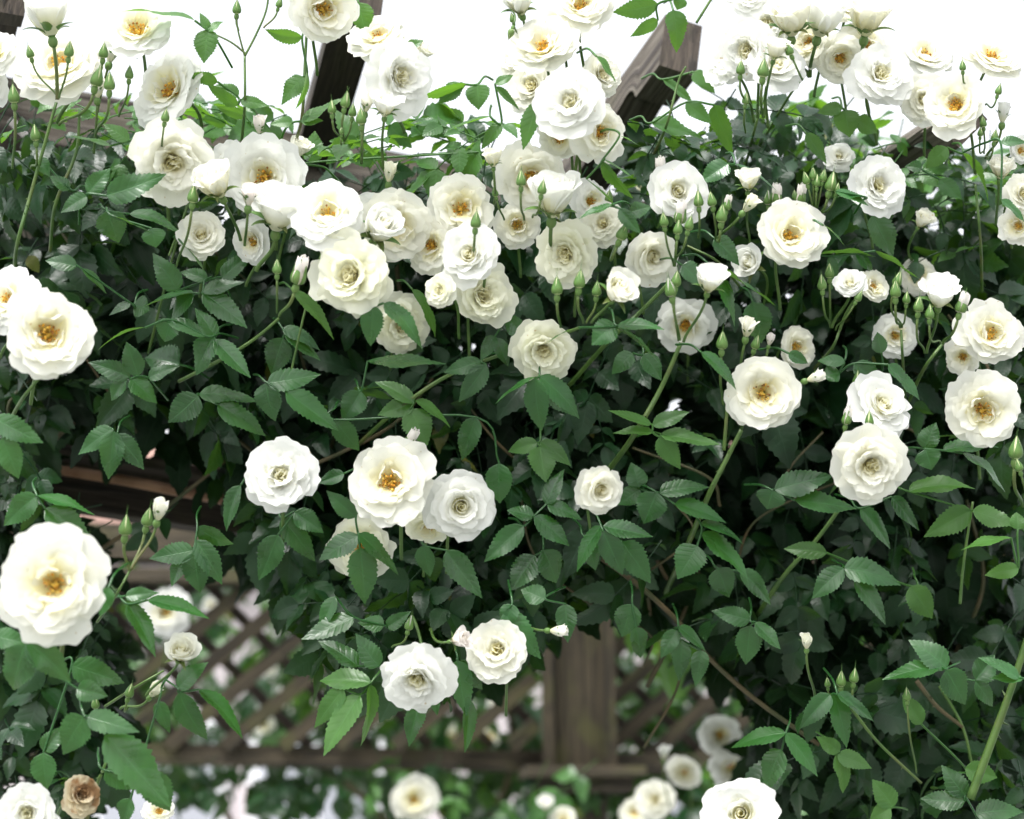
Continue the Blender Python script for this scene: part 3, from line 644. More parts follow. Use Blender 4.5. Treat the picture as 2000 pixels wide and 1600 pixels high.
# ---- canes of the climbing rose (each its own part): radius in px, depth, points
CANES=[(4.5,2.15,'g',[(700,868,2.3),(770,805),(860,742),(950,703),(1060,668),(1132,640)]),
(6,2.14,'g',[(1180,930,2.3),(1235,855),(1290,760),(1330,670)]),
(5,2.2,'g',[(1110,755,2.3),(1190,665),(1250,610),(1305,555)]),
(6,2.16,'g',[(1290,1180,2.45),(1345,1060,2.25),(1385,965),(1425,885),(1448,840)]),
(4,2.16,'g',[(1414,880),(1420,800),(1425,730)]),
(9,2.14,'g',[(1895,1560),(1940,1440),(1975,1345),(2012,1230)]),
(4,2.12,'g',[(350,745,2.2),(440,698),(500,660),(545,622)]),
(4.5,2.03,'g',[(20,822,2.2),(42,782,2.05),(75,740)]),
(4.2,2.10,'g',[(28,540,2.25),(33,480),(60,380),(85,290),(110,200)]),
(3.8,2.12,'g',[(98,490,2.2),(108,400),(148,300),(155,225)]),
(3.2,2.1,'g',[(470,300,2.2),(478,205),(478,110)]),
(2.4,2.1,'g',[(478,110),(500,68),(520,20),(526,-30)]),
(2.0,2.12,'g',[(478,110),(465,60),(462,28)]),
(2.2,2.12,'g',[(480,105),(450,82),(408,62)]),
(3.6,2.12,'g',[(562,305,2.2),(588,240),(596,120),(600,40)]),
(3,2.2,'g',[(1265,325,2.3),(1300,250),(1325,160),(1340,130)]),
(3,2.1,'g',[(1360,45),(1385,5),(1400,-20)]),
(3,2.24,'g',[(1450,350,2.4),(1472,260),(1495,180)]),
(3,2.24,'g',[(1475,300,2.4),(1540,190),(1575,145)]),
(3.4,2.2,'g',[(1590,720,2.3),(1625,680),(1640,645)]),
(3.4,2.15,'g',[(1768,785,2.3),(1763,700),(1760,645)]),
(4,2.15,'g',[(1775,785,2.3),(1805,720),(1850,660)]),
(3.4,2.2,'g',[(1918,570,2.3),(1915,470),(1905,360)]),
(3,2.18,'g',[(1445,560,2.3),(1400,510),(1342,480)]),
(5,2.45,'b',[(180,1085),(240,1045),(300,1010),(440,900)]),
(6,2.45,'b',[(70,900),(110,855),(145,825)]),
(4.5,2.40,'b',[(385,830),(450,850),(520,905)]),
(3.2,2.0,'g',[(190,1215,2.1),(225,1165),(255,1112)]),
(6,2.34,'b',[(1130,1060),(1230,1130),(1310,1200),(1390,1290),(1480,1370),(1600,1455)]),
(3.5,2.18,'g',[(1660,1380),(1715,1450),(1800,1530)]),
(5,2.25,'g',[(1480,1200,2.35),(1535,1120),(1590,1060),(1650,980)]),
(3.6,2.2,'g',[(1835,1340,2.3),(1880,1420,2.3),(1900,1500,2.3)]),
(5,2.3,'b',[(1790,1330),(1830,1380),(1880,1420)]),
(3.4,2.2,'g',[(1875,1180),(1882,1100),(1900,980)]),
(3,2.12,'g',[(205,1380,2.2),(260,1345),(320,1310)]),
(4,2.05,'g',[(170,1600),(185,1545),(203,1500),(215,1470,2.15)]),
(2.6,2.12,'g',[(560,765),(600,590),(640,455,2.2)]),
(2.6,2.14,'g',[(330,500),(345,460),(372,390)]),
(3,2.15,'g',[(290,690,2.3),(330,530,2.2),(365,400)]),
]
for q in range(26):
    x0=rl.uniform(1150,1980) if q<16 else rl.uniform(0,1000); y0=rl.uniform(750,1500) if q<16 else rl.uniform(450,950); an=rl.uniform(-1.2,1.2)-PI/2; ln=rl.uniform(160,420); dd=rl.uniform(2.34,2.5); bd=rl.uniform(-90,90)
    CANES.append((rl.uniform(2.2,5),dd,'b',[(x0,y0),(x0+math.cos(an)*ln*.5+bd,y0+math.sin(an)*ln*.5,dd-.03),(x0+math.cos(an)*ln,y0+math.sin(an)*ln)]))
for rad,d,kd,pts in CANES:
    path=[P(p[0],p[1],p[2] if len(p)>2 else d) for p in pts]; a=Acc()
    pa=catmull(path,26); tube(a, pa-RO, np.linspace(rad*.98,rad*.74,26)*d/FPX, 8)
    # a few prickles
    for q in range(4):
        i=int(rl.integers(3,22)); b=pa[i]-RO; e=b+nrm(rl.normal(0,1,3)+np.array([0,-.6,-.2]))*rad*d/FPX*2.2
        tube(a,np.array([b,e]),np.array([rad*.5,rad*.05])*d/FPX,4,.5,False)
    a.build('cane', M_STEM if kd=='g' else M_CANE, rose)
# ---- the leaf sprays one can tell apart in front: depth | bx by tx ty width ; ...
SPR = """
2.10|418 657 373 727 58;418 663 484 732 40;421 660 388 600 35
2.10|402 657 323 615 38;335 625 318 667 52;283 640 187 653 14
2.14|378 578 325 610 45;395 572 482 627 48;395 570 470 548 28;378 572 279 586 34
2.16|348 567 300 497 45;405 548 357 522 32;433 543 487 495 40
2.15|210 412 227 472 58;253 418 355 425 30
2.08|220 422 295 450 12;296 446 305 480 45
2.08|358 478 404 523 15
2.18|150 520 90 505 34;160 525 208 566 24;255 592 213 610 20;262 595 290 605 44
2.16|254 737 178 703 38;270 735 250 672 40;255 740 305 783 42;245 740 210 782 32;290 738 342 712 30
2.15|387 773 334 825 55;389 770 495 765 42;425 790 515 845 45
2.28|350 712 282 690 66
2.12|522 748 620 735 45;520 748 525 820 50;558 765 655 835 50
2.17|553 660 528 725 50;556 650 624 697 34;552 642 627 662 30
2.08|572 567 660 642 38
2.02|750 592 841 655 45;728 597 726 675 46
2.14|805 565 875 637 32
2.14|967 657 937 697 28;970 660 990 712 30;990 618 1042 680 36
2.15|950 712 903 783 40;940 705 873 728 34
2.14|808 788 745 733 38;808 788 741 808 40;812 782 885 815 30;800 800 835 862 58
2.2|718 705 858 705 40;705 765 672 820 50
2.11|1045 738 1048 843 48;1053 735 1142 797 45;1045 737 967 775 25
2.15|1065 762 1130 808 45
2.03|1200 632 1157 668 50;1202 638 1292 683 32;1205 637 1290 622 24;1130 640 1065 655 12
2.16|1235 690 1195 727 36;1255 693 1295 735 40
2.05|1370 688 1445 745 38
2.05|1332 518 1375 550 42
2.10|1390 525 1457 615 38;1380 512 1512 583 9
2.14|1395 465 1445 510 42
2.2|1470 590 1490 670 58
2.14|1600 497 1702 483 15;1672 495 1710 530 28;1710 490 1787 537 20;1620 500 1640 560 24
2.18|1705 420 1745 500 58
2.06|1608 440 1655 470 15
2.13|1668 710 1730 758 45;1735 712 1800 770 32;1650 706 1600 702 24;1640 728 1610 735 42
2.14|1722 690 1712 652 30
2.1|1540 690 1580 710 26
2.14|1512 957 1622 925 45;1510 958 1498 993 55;1553 978 1665 985 45
2.16|1680 993 1750 1058 42;1742 970 1793 1032 28
2.13|1806 877 1822 828 40;1808 877 1820 915 50;1842 880 1945 855 32;1880 885 1978 930 34
2.15|1775 960 1893 920 42;1897 997 1812 1040 50;1900 997 1978 1022 45
2.14|1648 1110 1585 1158 45;1648 1110 1760 1120 40;1668 1130 1740 1205 48
2.09|1975 1050 1885 1058 24;1990 1110 1925 1122 30;1988 1035 1990 1000 34
2.2|1615 1080 1537 1068 35;1778 1145 1822 1207 50
2.12|1835 1300 1732 1315 42;1850 1305 1788 1245 50;1848 1308 1887 1375 55
2.16|1905 1330 1945 1382 34;1905 1328 1945 1285 50
2.09|1990 1325 1925 1275 28;1998 1325 1938 1322 24
2.13|1622 1357 1562 1415 42;1628 1355 1663 1455 44;1635 1355 1707 1402 32
2.15|1535 1432 1430 1440 40;1527 1465 1480 1540 50;1535 1432 1600 1505 42
2.17|1635 1470 1665 1545 42;1635 1475 1700 1492 34;1640 1468 1600 1440 30
2.14|1885 1565 1805 1565 40;1885 1555 1845 1500 40;1905 1590 1998 1570 45
2.16|1745 1577 1710 1525 44;1740 1580 1700 1600 36
2.18|1800 1415 1770 1360 40;1885 1500 1945 1520 44
2.12|1275 845 1202 838 26;1272 828 1195 800 22;1275 832 1338 800 32;1290 848 1397 865 32;1288 853 1330 912 42
2.14|1067 985 1093 915 32;1069 987 1138 1003 30;1043 1008 995 995 34;1043 1008 1110 1060 42;1023 1027 948 1088 46
2.16|1288 963 1380 940 38;1283 962 1258 1020 58;1318 985 1417 1002 42
2.18|1250 955 1210 985 36;1248 952 1238 905 40
2.15|1370 1040 1467 1110 42;1362 1066 1327 1127 60;1368 1022 1455 1035 30
2.11|1174 1027 1114 1103 38;1178 1038 1215 1122 46;1178 1028 1270 1045 32
2.15|1215 1058 1270 1133 52;1145 1050 1165 1110 38
2.16|1055 872 1060 937 52;1050 865 990 880 34;1055 862 1115 900 34
2.15|1060 1075 1095 1135 55;1045 1085 1002 1148 55
2.17|1402 1110 1425 1165 50;1445 1115 1515 1170 40
2.2|1235 1180 1215 1240 50;1242 1225 1255 1285 40
2.2|1322 1230 1290 1280 32;1330 1250 1335 1328 34;1370 1270 1362 1337 34;1325 1225 1382 1262 28
2.16|1465 1222 1458 1295 52;1475 1215 1520 1265 34;1465 1212 1400 1190 36
2.08|700 1045 628 1088 45;700 1042 782 1110 42;703 1070 717 1175 60;695 1010 640 965 35
2.15|550 1012 615 1090 44;543 1045 510 1132 50;575 1000 628 1035 42
2.10|672 925 622 945 30
2.13|828 1065 835 1125 40;872 1075 932 1165 42
2.15|655 820 697 882 42;975 905 973 982 50;930 815 900 895 44
2.15|470 948 425 1027 36
2.14|378 1075 295 1090 42;380 1078 385 1155 54;382 1055 437 1130 44;385 1030 445 1075 36
2.15|358 1095 330 1140 34
2.02|72 968 0 1025 50;72 968 178 998 38;88 993 172 1057 60
1.98|5 855 33 930 48;-12 815 70 865 40
2.2|220 837 150 883 40;222 842 215 930 48;228 848 278 908 40
2.02|288 1172 403 1190 40;250 1180 308 1272 36
2.02|245 1165 305 1155 28
1.93|212 1148 196 1200 34
2.03|350 1352 385 1452 48;388 1347 487 1412 36;348 1345 390 1290 42
1.94|205 1435 325 1568 66;165 1400 115 1468 62;170 1400 262 1425 42
1.92|48 1262 14 1352 74;52 1252 140 1320 60
1.96|150 1345 205 1360 44;-15 1240 50 1258 40
2.0|85 1470 85 1540 55;85 1468 120 1420 40;140 1300 235 1330 52
2.0|290 1510 325 1585 60;205 1505 265 1540 40
2.04|310 1370 325 1432 30;255 1560 235 1610 40
2.08|725 1333 620 1318 42;671 1345 612 1418 42;703 1357 632 1465 52;723 1337 730 1455 34
2.10|700 1302 630 1243 44;740 1302 695 1245 42
2.10|893 1290 905 1392 48;895 1290 942 1345 40;915 1365 917 1463 34
2.14|822 1370 792 1450 42;850 1360 850 1395 20
2.12|750 1222 703 1212 34;755 1225 800 1200 30;690 1205 598 1250 32;655 1165 620 1230 26
2.08|985 1195 1050 1285 50;1000 1180 985 1225 36
2.14|1105 1180 1105 1250 40;1065 1170 1020 1150 40
2.08|380 40 248 -4 26;408 62 430 35 20;408 60 392 25 18;404 58 402 117 46
2.10|425 160 370 143 18;465 190 425 158 30;470 195 520 208 22;465 205 402 172 12
2.12|480 225 425 212 14;490 240 535 255 20
2.08|215 285 145 260 18;252 275 205 240 28;265 270 338 285 16;270 268 412 308 14
2.06|208 382 318 350 52;172 378 210 330 38;170 383 120 410 34
2.12|137 370 100 345 28;78 308 92 342 26
2.10|592 150 545 195 38;600 140 600 210 20;590 72 518 76 10
2.13|700 5 712 60 46
2.10|792 98 824 80 26
2.11|590 237 662 190 28;588 237 630 232 20;570 240 530 238 26
2.2|610 317 610 258 42;935 297 895 350 55
2.10|910 165 830 195 17;900 162 860 200 34;932 165 937 210 50
2.10|968 165 1000 145 20;968 170 1012 212 26;958 228 878 248 16;980 240 940 285 28
2.08|1050 197 1025 285 42
2.2|1315 20 1332 95 48
2.12|1285 8 1205 30 24;1330 -5 1325 18 30;1285 40 1235 68 14
2.06|1165 110 1205 155 22
2.3|1295 155 1355 197 26;1355 140 1395 177 32
2.2|1272 240 1372 258 42;1340 200 1385 240 36;1395 205 1425 300 26
2.04|1175 315 1225 388 26;1180 312 1230 342 20;1210 265 1252 282 14;1145 350 1212 405 16
2.1|1422 320 1372 352 44;1435 320 1518 357 26
2.02|1195 400 1133 422 22
2.05|1230 415 1268 402 32;1210 407 1243 455 28
2.2|1650 215 1660 262 50;1672 235 1717 255 38;1645 210 1600 215 28
2.2|1575 260 1612 315 34
2.22|1850 288 1812 322 34;1880 300 1952 372 18
2.22|1835 350 1875 388 34;1800 330 1770 320 30
2.1|1955 390 2005 422 24;1955 280 2005 268 26
2.08|1690 385 1632 372 18;1632 374 1697 388 26
"""
rh=np.random.default_rng(77); ns_=0
for line in SPR.strip().split('\n'):
    dd,rest=line.split('|'); d=float(dd); LF=[[float(q) for q in it.split()] for it in rest.split(';')]
    a=Acc(); B=[];Dr=[];Nn=[];L=[];W=[]; yc=np.mean([f[1] for f in LF])
    top = yc<320
    dz=rh.uniform(-.01,.01)
    bases=[]
    for bx,by,tx,ty,wd in LF:
        ln=math.hypot(tx-bx,ty-by); flat=wd/ln
        d0=d+dz+rh.uniform(-.004,.004); t=rh.uniform(-.15,.28)*ln/FPX*d0
        b=P(bx,by,d0); e=P(tx,ty,d0-t)
        B.append(b);Dr.append(e-b);L.append(np.linalg.norm(e-b)*1.08)
        # the leaf blade faces the viewer and the sky; narrow ones are seen edge-on
        face=V3(rh.normal(0,.22), .42+rh.normal(0,.22), 1.0)
        true_w=max(wd, ln*.46); cosang=min(1,wd*1.03/true_w); W.append(true_w*d0/FPX*1.06)
        dirn=nrm(e-b); f=nrm(face-np.dot(face,dirn)*dirn); sd=np.cross(dirn,f)
        ang=math.acos(cosang)*(1 if sd[2]>0 else -1)*(1 if not top else -1 if rh.uniform()<.5 else 1)
        Nn.append(f*math.cos(ang)+sd*math.sin(ang)); bases.append(b)
    young = top or (rh.uniform()<.14 and d>2.03)
    leaflets(a,B,Dr,Nn,L,W,rh,27,9,rh.uniform(0,.94,len(B)) if not young else rh.uniform(.5,.95,len(B)),droop=(.05,.7),fold=(.08,.42))
    # rachis joining the leaflet bases, petiole running back into the plant
    d1=nrm(np.array(Dr[0])); order=sorted(range(len(bases)),key=lambda i:-np.dot(bases[i],d1)) ; path=[bases[i]+cF*.0006 for i in order]
    pth=[path[0]]
    for q in path[1:]:
        if np.linalg.norm(q-pth[-1])>.002: pth.append(q)
    last=pth[-1]; back=nrm(-np.mean([nrm(np.array(q)) for q in Dr],0)+1e-6)
    pth.append(last+back*.012+cF*.012); pth.append(last+back*.024+cF*.055-cU*.006)
    tube(a,catmull(pth,5*len(pth))-0, .0011 , 6, .9, False)
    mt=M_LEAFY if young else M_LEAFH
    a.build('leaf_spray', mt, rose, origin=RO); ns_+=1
print('sprays',ns_)
# ================================================================== ROSES
bl = bloom
# top left
bl('half',100,62,112,2.05,-.15,1,.12,'closed white cup seen from the side on a thin stem, top left',stem=(112,195,2.07))
bl('open',122,135,180,2.13,-.15,.75,.75,'wide white rose behind the stalked cup at top left',stem=(112,240,2.2))
bl('open',270,65,152,2.1,.05,.35,1,'open white rose against the sky, topmost of the stack of three at upper left')
bl('open',340,180,168,2.12,-.1,.3,1,'rose with dark tipped stamens before the grey beam, middle of the stack of three')
bl('open',-8,110,100,2.1,.2,.4,1,'white rose cut by the left edge of the photo, upper corner')
bl('full',-22,170,90,2.12,.3,.1,1,'small slice of white rose at the left edge below the corner one')
bl('bud',190,188,46,2.11,.05,1,.15,'half wrapped white bud below the wide rose at upper left',stem=(183,300,2.15))
bl('bud',215,118,50,2.16,.3,1,.1,'faded bud with a hanging petal between the upper left cluster and the open rose',stem=(190,220,2.18))
bl('full',335,312,180,2.08,.08,.1,1,'large double white rose under the arching leaf, lowest of the stack of three',stem=(330,450,2.25))
# centre left band
bl('open',520,345,168,2.12,-.1,-.05,1,'white rose with low curled heart left of the dark rafter foot')
bl('half',578,300,55,2.15,.5,.7,.6,'small white rose peeping over the shoulder of the rose by the rafter foot')
bl('bud',507,258,42,2.12,0,1,.2,'pale pink bud just above the rose by the rafter foot',mat=M_PETP)
bl('half',430,378,92,2.05,-.3,.75,.6,'goblet shaped half open rose above the tidy young rose',stem=(470,470,2.1))
bl('bud',485,398,52,2.04,.1,1,.3,'creamy pointed bud beside the goblet shaped rose',mat=M_PETP,stem=(478,480,2.08))
bl('rose',395,465,98,2.1,-.05,.25,1,'tidy young white rose with a pointed spiral heart alone on dark leaves at left')
bl('half',540,440,120,2.07,.15,.9,.5,'white rose seen from the side with its green calyx showing, left of the brightest bloom',stem=(500,530,2.1))
bl('open',500,470,90,2.14,-.5,-.2,.7,'ragged rose with drooping outer petals under the side-on rose',stem=(480,560,2.2))
bl('open',640,425,158,2.05,.0,.6,.9,'brightest wide open rose with an orange centre in the middle left band')
bl('full',690,540,170,2.03,.0,.05,1,'big creamy quartered rose hanging lowest in the middle left band',mat=M_PETC,stem=(720,470,2.12))
bl('half',735,462,100,2.06,.4,.55,.8,'half open rose resting on top of the big creamy quartered rose')
bl('open',770,440,150,2.10,.1,-.1,1,'white rose with brown speckled stamens right of the half open one')
bl('bud',760,352,46,2.12,.15,1,.3,'cream bud tucked under a green leaf above the speckled rose',mat=M_PETC)
bl('open',898,410,142,2.12,0,.15,1,'white rose with a deep orange eye in the centre of the photo')
bl('open',845,478,105,2.11,-.35,-.15,1,'pale rose squeezed between the spiral rose and its left neighbour')
bl('rose',923,500,124,2.05,.08,.1,1,'rose with a perfect spiral heart in front of two creamy ones')
bl('full',938,578,135,2.13,.15,-.2,1,'creamy double rose half hidden under the spiral one',mat=M_PETC)
bl('rose',862,568,62,2.04,-.05,.0,1,'small cream spiral rose at the lower left of the spiral pair',mat=M_PETC)
bl('full',782,635,112,2.26,.1,-.2,1,'shaded creamy rose behind two leaves beneath the quartered rose',mat=M_PETC)
bl('open',1035,345,138,2.12,.05,.1,1,'open rose with two green buds standing in front of its centre')
bl('half',963,322,50,2.08,-.1,1,.3,'small half open bud left of the rose with two buds before it')
bl('half',1078,415,118,2.06,.05,.85,.45,'shallow cup shaped rose facing the sky at the centre')
bl('full',1108,492,134,2.09,-.05,.0,1,'creamy rose with a withered brown heart at the centre',mat=M_PETC)
bl('full',1180,440,88,2.10,.05,.1,1,'compact rosette right of the cup facing the sky')
# top centre
bl('open',628,18,140,2.08,.35,-.15,.8,'white rose hanging over the dark left rafter at the top edge')
bl('open',742,80,112,2.12,-.15,.85,.55,'white rose tilted skyward directly above the big cupped rose by the left rafter')
bl('full',770,150,156,2.06,.08,.15,1,'big cupped rose with a yellow heart right of the dark left rafter',stem=(790,260,2.14))
bl('half',752,222,66,2.04,.15,.85,.5,'little goblet rose hanging under the big cupped one',stem=(748,330,2.1))
bl('bud',714,216,42,2.06,.15,1,.2,'white bud left of the little goblet rose',stem=(706,320,2.12))
bl('half',818,108,50,2.13,.7,.6,.4,'small pale rose at the right shoulder of the big cupped one')
bl('half',1018,22,78,2.10,-.2,.7,.6,'ruffled rose at the top edge left of centre cluster')
bl('open',1135,18,138,2.10,.0,.4,1,'open rose at the top edge with a golden centre, highest of the central stack')
bl('open',1062,100,142,2.08,-.05,.45,1,'open rose with spreading orange stamens in the central stack')
bl('full',1045,172,110,2.14,-.2,-.05,1,'cream hearted rose mostly covered in the central stack')
bl('full',1118,205,154,2.05,.0,.05,1,'large ruffled rose, lowest but one in the central stack')
bl('open',1168,258,104,2.09,.4,-.1,.9,'rose with side-lit orange stamens at the foot of the central stack')
bl('open',1095,268,84,2.15,-.2,-.4,.8,'shadowed petals of a rose behind the foot of the central stack')
# right of centre
bl('rose',1318,378,132,2.10,.05,.15,1,'opening rose with a spiral heart behind green buds right of the middle rafter')
bl('rose',1268,498,112,2.11,.35,-.25,.8,'nodding rose with a petal sticking up, under the opening one')
bl('half',1461,368,60,2.10,.0,.9,.5,'round white goblet rose left of the green bud fan')
bl('bud',1455,410,44,2.08,.6,.8,.3,'slanting cream bud with spread sepals under the round goblet',mat=M_PETC,stem=(1400,470,2.12))
bl('open',1540,465,148,2.08,.0,.1,1,'round full blown rose with golden centre below the green bud fan')
bl('half',1474,520,70,2.2,-.5,.2,.8,'dim white rose half hidden behind the round full blown one')
bl('half',1200,580,80,2.02,.35,.5,.8,'tilted young rose with spread green sepals in front of the centre leaves',stem=(1155,632,2.04))
bl('half',1383,565,72,2.02,.15,.85,.55,'young goblet rose with pointed sepals on a tall straight stem',stem=(1335,668,2.06))
bl('full',1060,680,126,2.13,.05,-.05,1,'creamy rose crossed by a green cane under the centre cluster',mat=M_PETC)
bl('open',1340,632,110,2.28,-.05,-.3,1,'shaded greenish white rose behind the tall bud stalks')
bl('bud',1458,655,46,2.08,.2,1,.35,'white egg shaped bud above the rose with curled golden heart')
bl('bud',1502,672,28,2.12,.2,1,.2,'tiny pink tipped bud just right of the egg shaped one',mat=M_PETP)
bl('open',1490,768,156,2.07,.05,.05,1,'large rose with curled petal in its golden heart, right of centre',stem=(1445,850,2.2))
bl('bud',1580,742,42,2.08,1,.35,.3,'small sideways white bud at the right shoulder of the curled heart rose',stem=(1500,800,2.15))
bl('rose',1660,558,64,2.09,-.15,.65,.8,'small cupped rose on long pedicels, front one of a pair',stem=(1625,640,2.15))
bl('open',1700,562,72,2.14,.5,.35,.8,'flat petals of the rose behind the small cupped one',stem=(1640,645,2.18))
bl('half',1833,592,84,2.09,-.05,.75,.6,'goblet rose between two long stalked buds at right',stem=(1810,690,2.15))
bl('open',1932,655,122,2.16,-.1,.1,1,'rose half covered by leaves near the right edge with an orange glint')
bl('open',1882,695,70,2.22,-.4,-.3,.9,'dim petals at the lower left of the half covered rose')
bl('rose',1716,797,124,2.10,.15,.1,1,'rose with a loose spiral heart above the very full one')
bl('open',1918,800,152,2.10,-.05,.0,1,'round rose with golden heart at the right beside the leaf pair',seed=99)
bl('full',1698,905,160,2.05,-.05,.08,1,'very full ruffled rose with an orange speck in its heart, right',stem=(1640,960,2.2))
bl('open',1550,678,84,2.26,-.1,.1,1,'dim rose deep in shade right of the tiny pink bud')
bl('open',1748,655,82,2.3,.0,.0,1,'dim tall rose deep in shade behind a thin bud stalk')
bl('open',1790,540,70,2.32,.0,.2,1,'faint rose in shade above the goblet with two buds')
# top right
bl('full',1710,365,118,2.14,.1,.0,1,'double rose under the curved right rafter end')
bl('rose',1638,310,62,2.24,.0,.1,1,'small dim spiral rose left of the right rafter')
bl('full',1714,150,120,2.14,.1,.1,1,'pleated open rose against the sky at the upper right')
bl('open',1870,208,118,2.12,-.1,.15,1,'star like open rose covering the right rafter nose')
bl('full',1806,195,88,2.16,-.3,.0,1,'frilly rose at the left shoulder of the star like one')
bl('open',1805,115,98,2.18,.1,.8,.7,'pale rose facing up against the sky behind the frilly one')
bl('open',1935,118,106,2.15,.2,.75,.5,'sideways rose with drooping petals against the sky at the right')
bl('full',1462,100,104,2.12,-.1,.0,1,'blown rose at the left of the upper right cluster',stem=(1480,230,2.2))
bl('rose',1512,135,96,2.11,.25,-.05,1,'rose under the blown one with two buds before it',stem=(1500,250,2.2))
bl('half',1512,112,52,2.07,.2,.9,.5,'small cup between two green buds in the upper right cluster',stem=(1492,230,2.12))
bl('half',1545,62,90,2.12,-.1,.85,.5,'white cup seen from below, left of the pair on one stem cluster',stem=(1580,150,2.2))
bl('half',1600,62,94,2.14,.2,.85,.45,'white cup seen from below, right of the pair on one stem cluster',stem=(1582,150,2.2))
bl('half',1690,62,94,2.16,.1,.9,.4,'large pale cup standing highest at the upper right',stem=(1655,160,2.22))
bl('open',1640,112,84,2.18,.0,-.4,.9,'hanging petals of a rose between the cups and the pleated rose')
bl('rose',1462,-4,70,2.13,.0,.3,1,'rose cut by the top edge left of the upper right cluster')
bl('bud',1540,30,40,2.16,.1,1,.2,'cream bud above the upper right cluster',mat=M_PETC,stem=(1560,120,2.2))
bl('open',1655,20,70,2.2,.1,.8,.5,'washed out rose at the top of the upper right cluster')
bl('half',1955,345,60,2.16,.0,.9,.45,'slim goblet rose near the right edge above a pair at the border',stem=(1945,440,2.2))
bl('open',1990,295,60,2.18,.1,.2,1,'small rose at the right edge under the three round buds')
bl('full',1992,382,78,2.14,-.2,.1,1,'upper rose of the pair cut by the right edge')
bl('open',1990,442,70,2.15,-.3,-.1,1,'lower rose of the pair cut by the right edge')
bl('bud',1958,236,40,2.16,.1,1,.2,'white tipped bud among round green buds by the right edge',stem=(1925,310,2.2))
bl('half',1796,440,46,2.24,.3,.6,.6,'dim half open bud in shade right of the large drooping leaf')
# left and bottom
bl('open',92,655,186,1.95,.05,.08,1,'large soft focus rose with an orange heart at the left edge, middle height',stem=(60,790,2.1))
bl('open',20,590,120,2.02,-.3,.4,.9,'pale rose behind the large soft focus one at the left edge',stem=(0,700,2.1))
bl('open',108,1142,216,1.86,.0,.12,1,'biggest soft focus rose with a golden eye at the lower left',stem=(120,1290,2.0))
bl('full',548,930,152,2.06,-.1,.05,1,'rose with twisted inner petals left of the speckled pair')
bl('open',765,943,172,2.05,-.02,.1,1,'flat open rose with a ring of dark speckled stamens, centre low')
bl('rose',896,985,150,2.07,.2,.0,1,'cupped rose leaning right against the flat open one')
bl('open',838,1022,88,2.11,.0,-.7,.7,'withered petals hanging between the flat rose and the leaning one',mat=M_PETC)
bl('rose',1168,955,98,2.05,.0,.05,1,'single small rose with a spiral heart alone on dark leaves, centre')
bl('open',702,1065,118,2.2,.0,-.3,1,'shaded rose behind the trio of glossy leaves',mat=M_PETC)
bl('full',818,1318,150,2.04,-.15,-.45,.9,'nodding double rose hanging lowest in the middle',stem=(805,1205,2.1))
bl('half',885,1252,50,2.05,1,.25,.5,'pinkish half open bud touching the lowest hanging rose',mat=M_PETP,stem=(840,1230,2.1))
bl('full',974,1272,120,2.07,.25,.0,1,'cream rosette hanging right of the pinkish half open bud')
bl('bud',1078,1232,40,2.07,1,.0,.25,'sideways cream bud at the tip beside the hanging rosette',stem=(1030,1230,2.1))
bl('half',350,1285,70,2.03,.25,.6,.75,'small pale rose on a slanting stem over the lattice',mat=M_PETM,stem=(285,1360,2.06))
bl('rose',1450,1590,160,2.04,.0,.4,1,'fresh rose cut by the bottom edge right of centre',stem=(1470,1750,2.2))
bl('bud',308,1012,52,2.0,.25,1,.3,'fat soft focus white bud over the lower beam',stem=(257,1112,2.0))
bl('full',55,1588,130,1.95,.05,.25,1,'soft rose cut by the bottom left corner',stem=(60,1720,2.1))
bl('full',155,1555,84,2.0,.2,.3,1,'dead rose with brown crumpled petals at the bottom left',mat=M_PETB)
bl('bud',296,1358,40,2.07,.6,.75,.4,'greenish cream bud below the small pale rose',mat=M_PETC,stem=(235,1385,2.1))
bl('open',312,1588,60,2.1,.0,.4,1,'little rose at the bottom edge under the big blurred leaf')
bl('bud',1575,1264,36,2.12,-.05,1,.3,'narrow cream bud alone over shaded leaves, lower right',mat=M_PETC,stem=(1592,1360,2.16))
# behind, blurred
GB='blurred white roses behind the pergola'
def bb(k,x,y,dia,d,ax,ay,az,lab): bl(k,x,y,dia,d,ax,ay,az,lab,group=GB,simple=True)
bb('open',326,1195,86,3.3,0,.1,1,'blurred rose just above the small pale rose')
bb('open',808,1562,82,3.5,0,.1,1,'blurred round rose below the trellis bottom rail, centre')
bb('open',1405,1435,82,3.0,-.1,.1,1,'upper blurred rose in the cluster right of the trellis post')
bb('open',1425,1495,84,3.0,.1,-.1,1,'lower blurred rose with ragged edge in the cluster right of the post')
bb('open',1338,1505,66,3.2,-.1,.2,1,'blurred rose left of the ragged pair at lower right')
bb('full',1280,1565,76,3.3,0,.2,1,'large blurred rose low right of the post foot')
bb('open',1240,1590,60,3.4,0,.2,1,'blurred rose at the bottom edge beside the post foot')
bb('half',1066,1578,40,3.4,0,.8,.6,'blurred little rose left of the post foot')
bb('open',1100,1602,50,3.4,0,.5,.8,'blurred rose cut by the bottom edge under the post')
bb('bud',1296,1480,32,3.1,0,1,.2,'blurred bud standing above the roses right of the post')
bb('half',1270,1268,36,3.9,0,.5,.8,'blurred white spot of a rose high between the right slats')
bb('open',412,1180,30,4.0,0,.3,1,'tiny blurred rose over the left lattice top')
bb('open',770,1385,36,4.2,0,.3,1,'small blurred rose behind the lattice under the hanging rose')
bb('open',525,1305,34,4.2,0,.3,1,'small blurred rose behind the middle of the left lattice')
bb('open',885,1440,44,4.2,0,.3,1,'blurred rose behind the lattice just above the bottom rail, centre')
bb('open',560,1360,40,4.2,0,.3,1,'blurred rose low behind the middle of the left lattice')
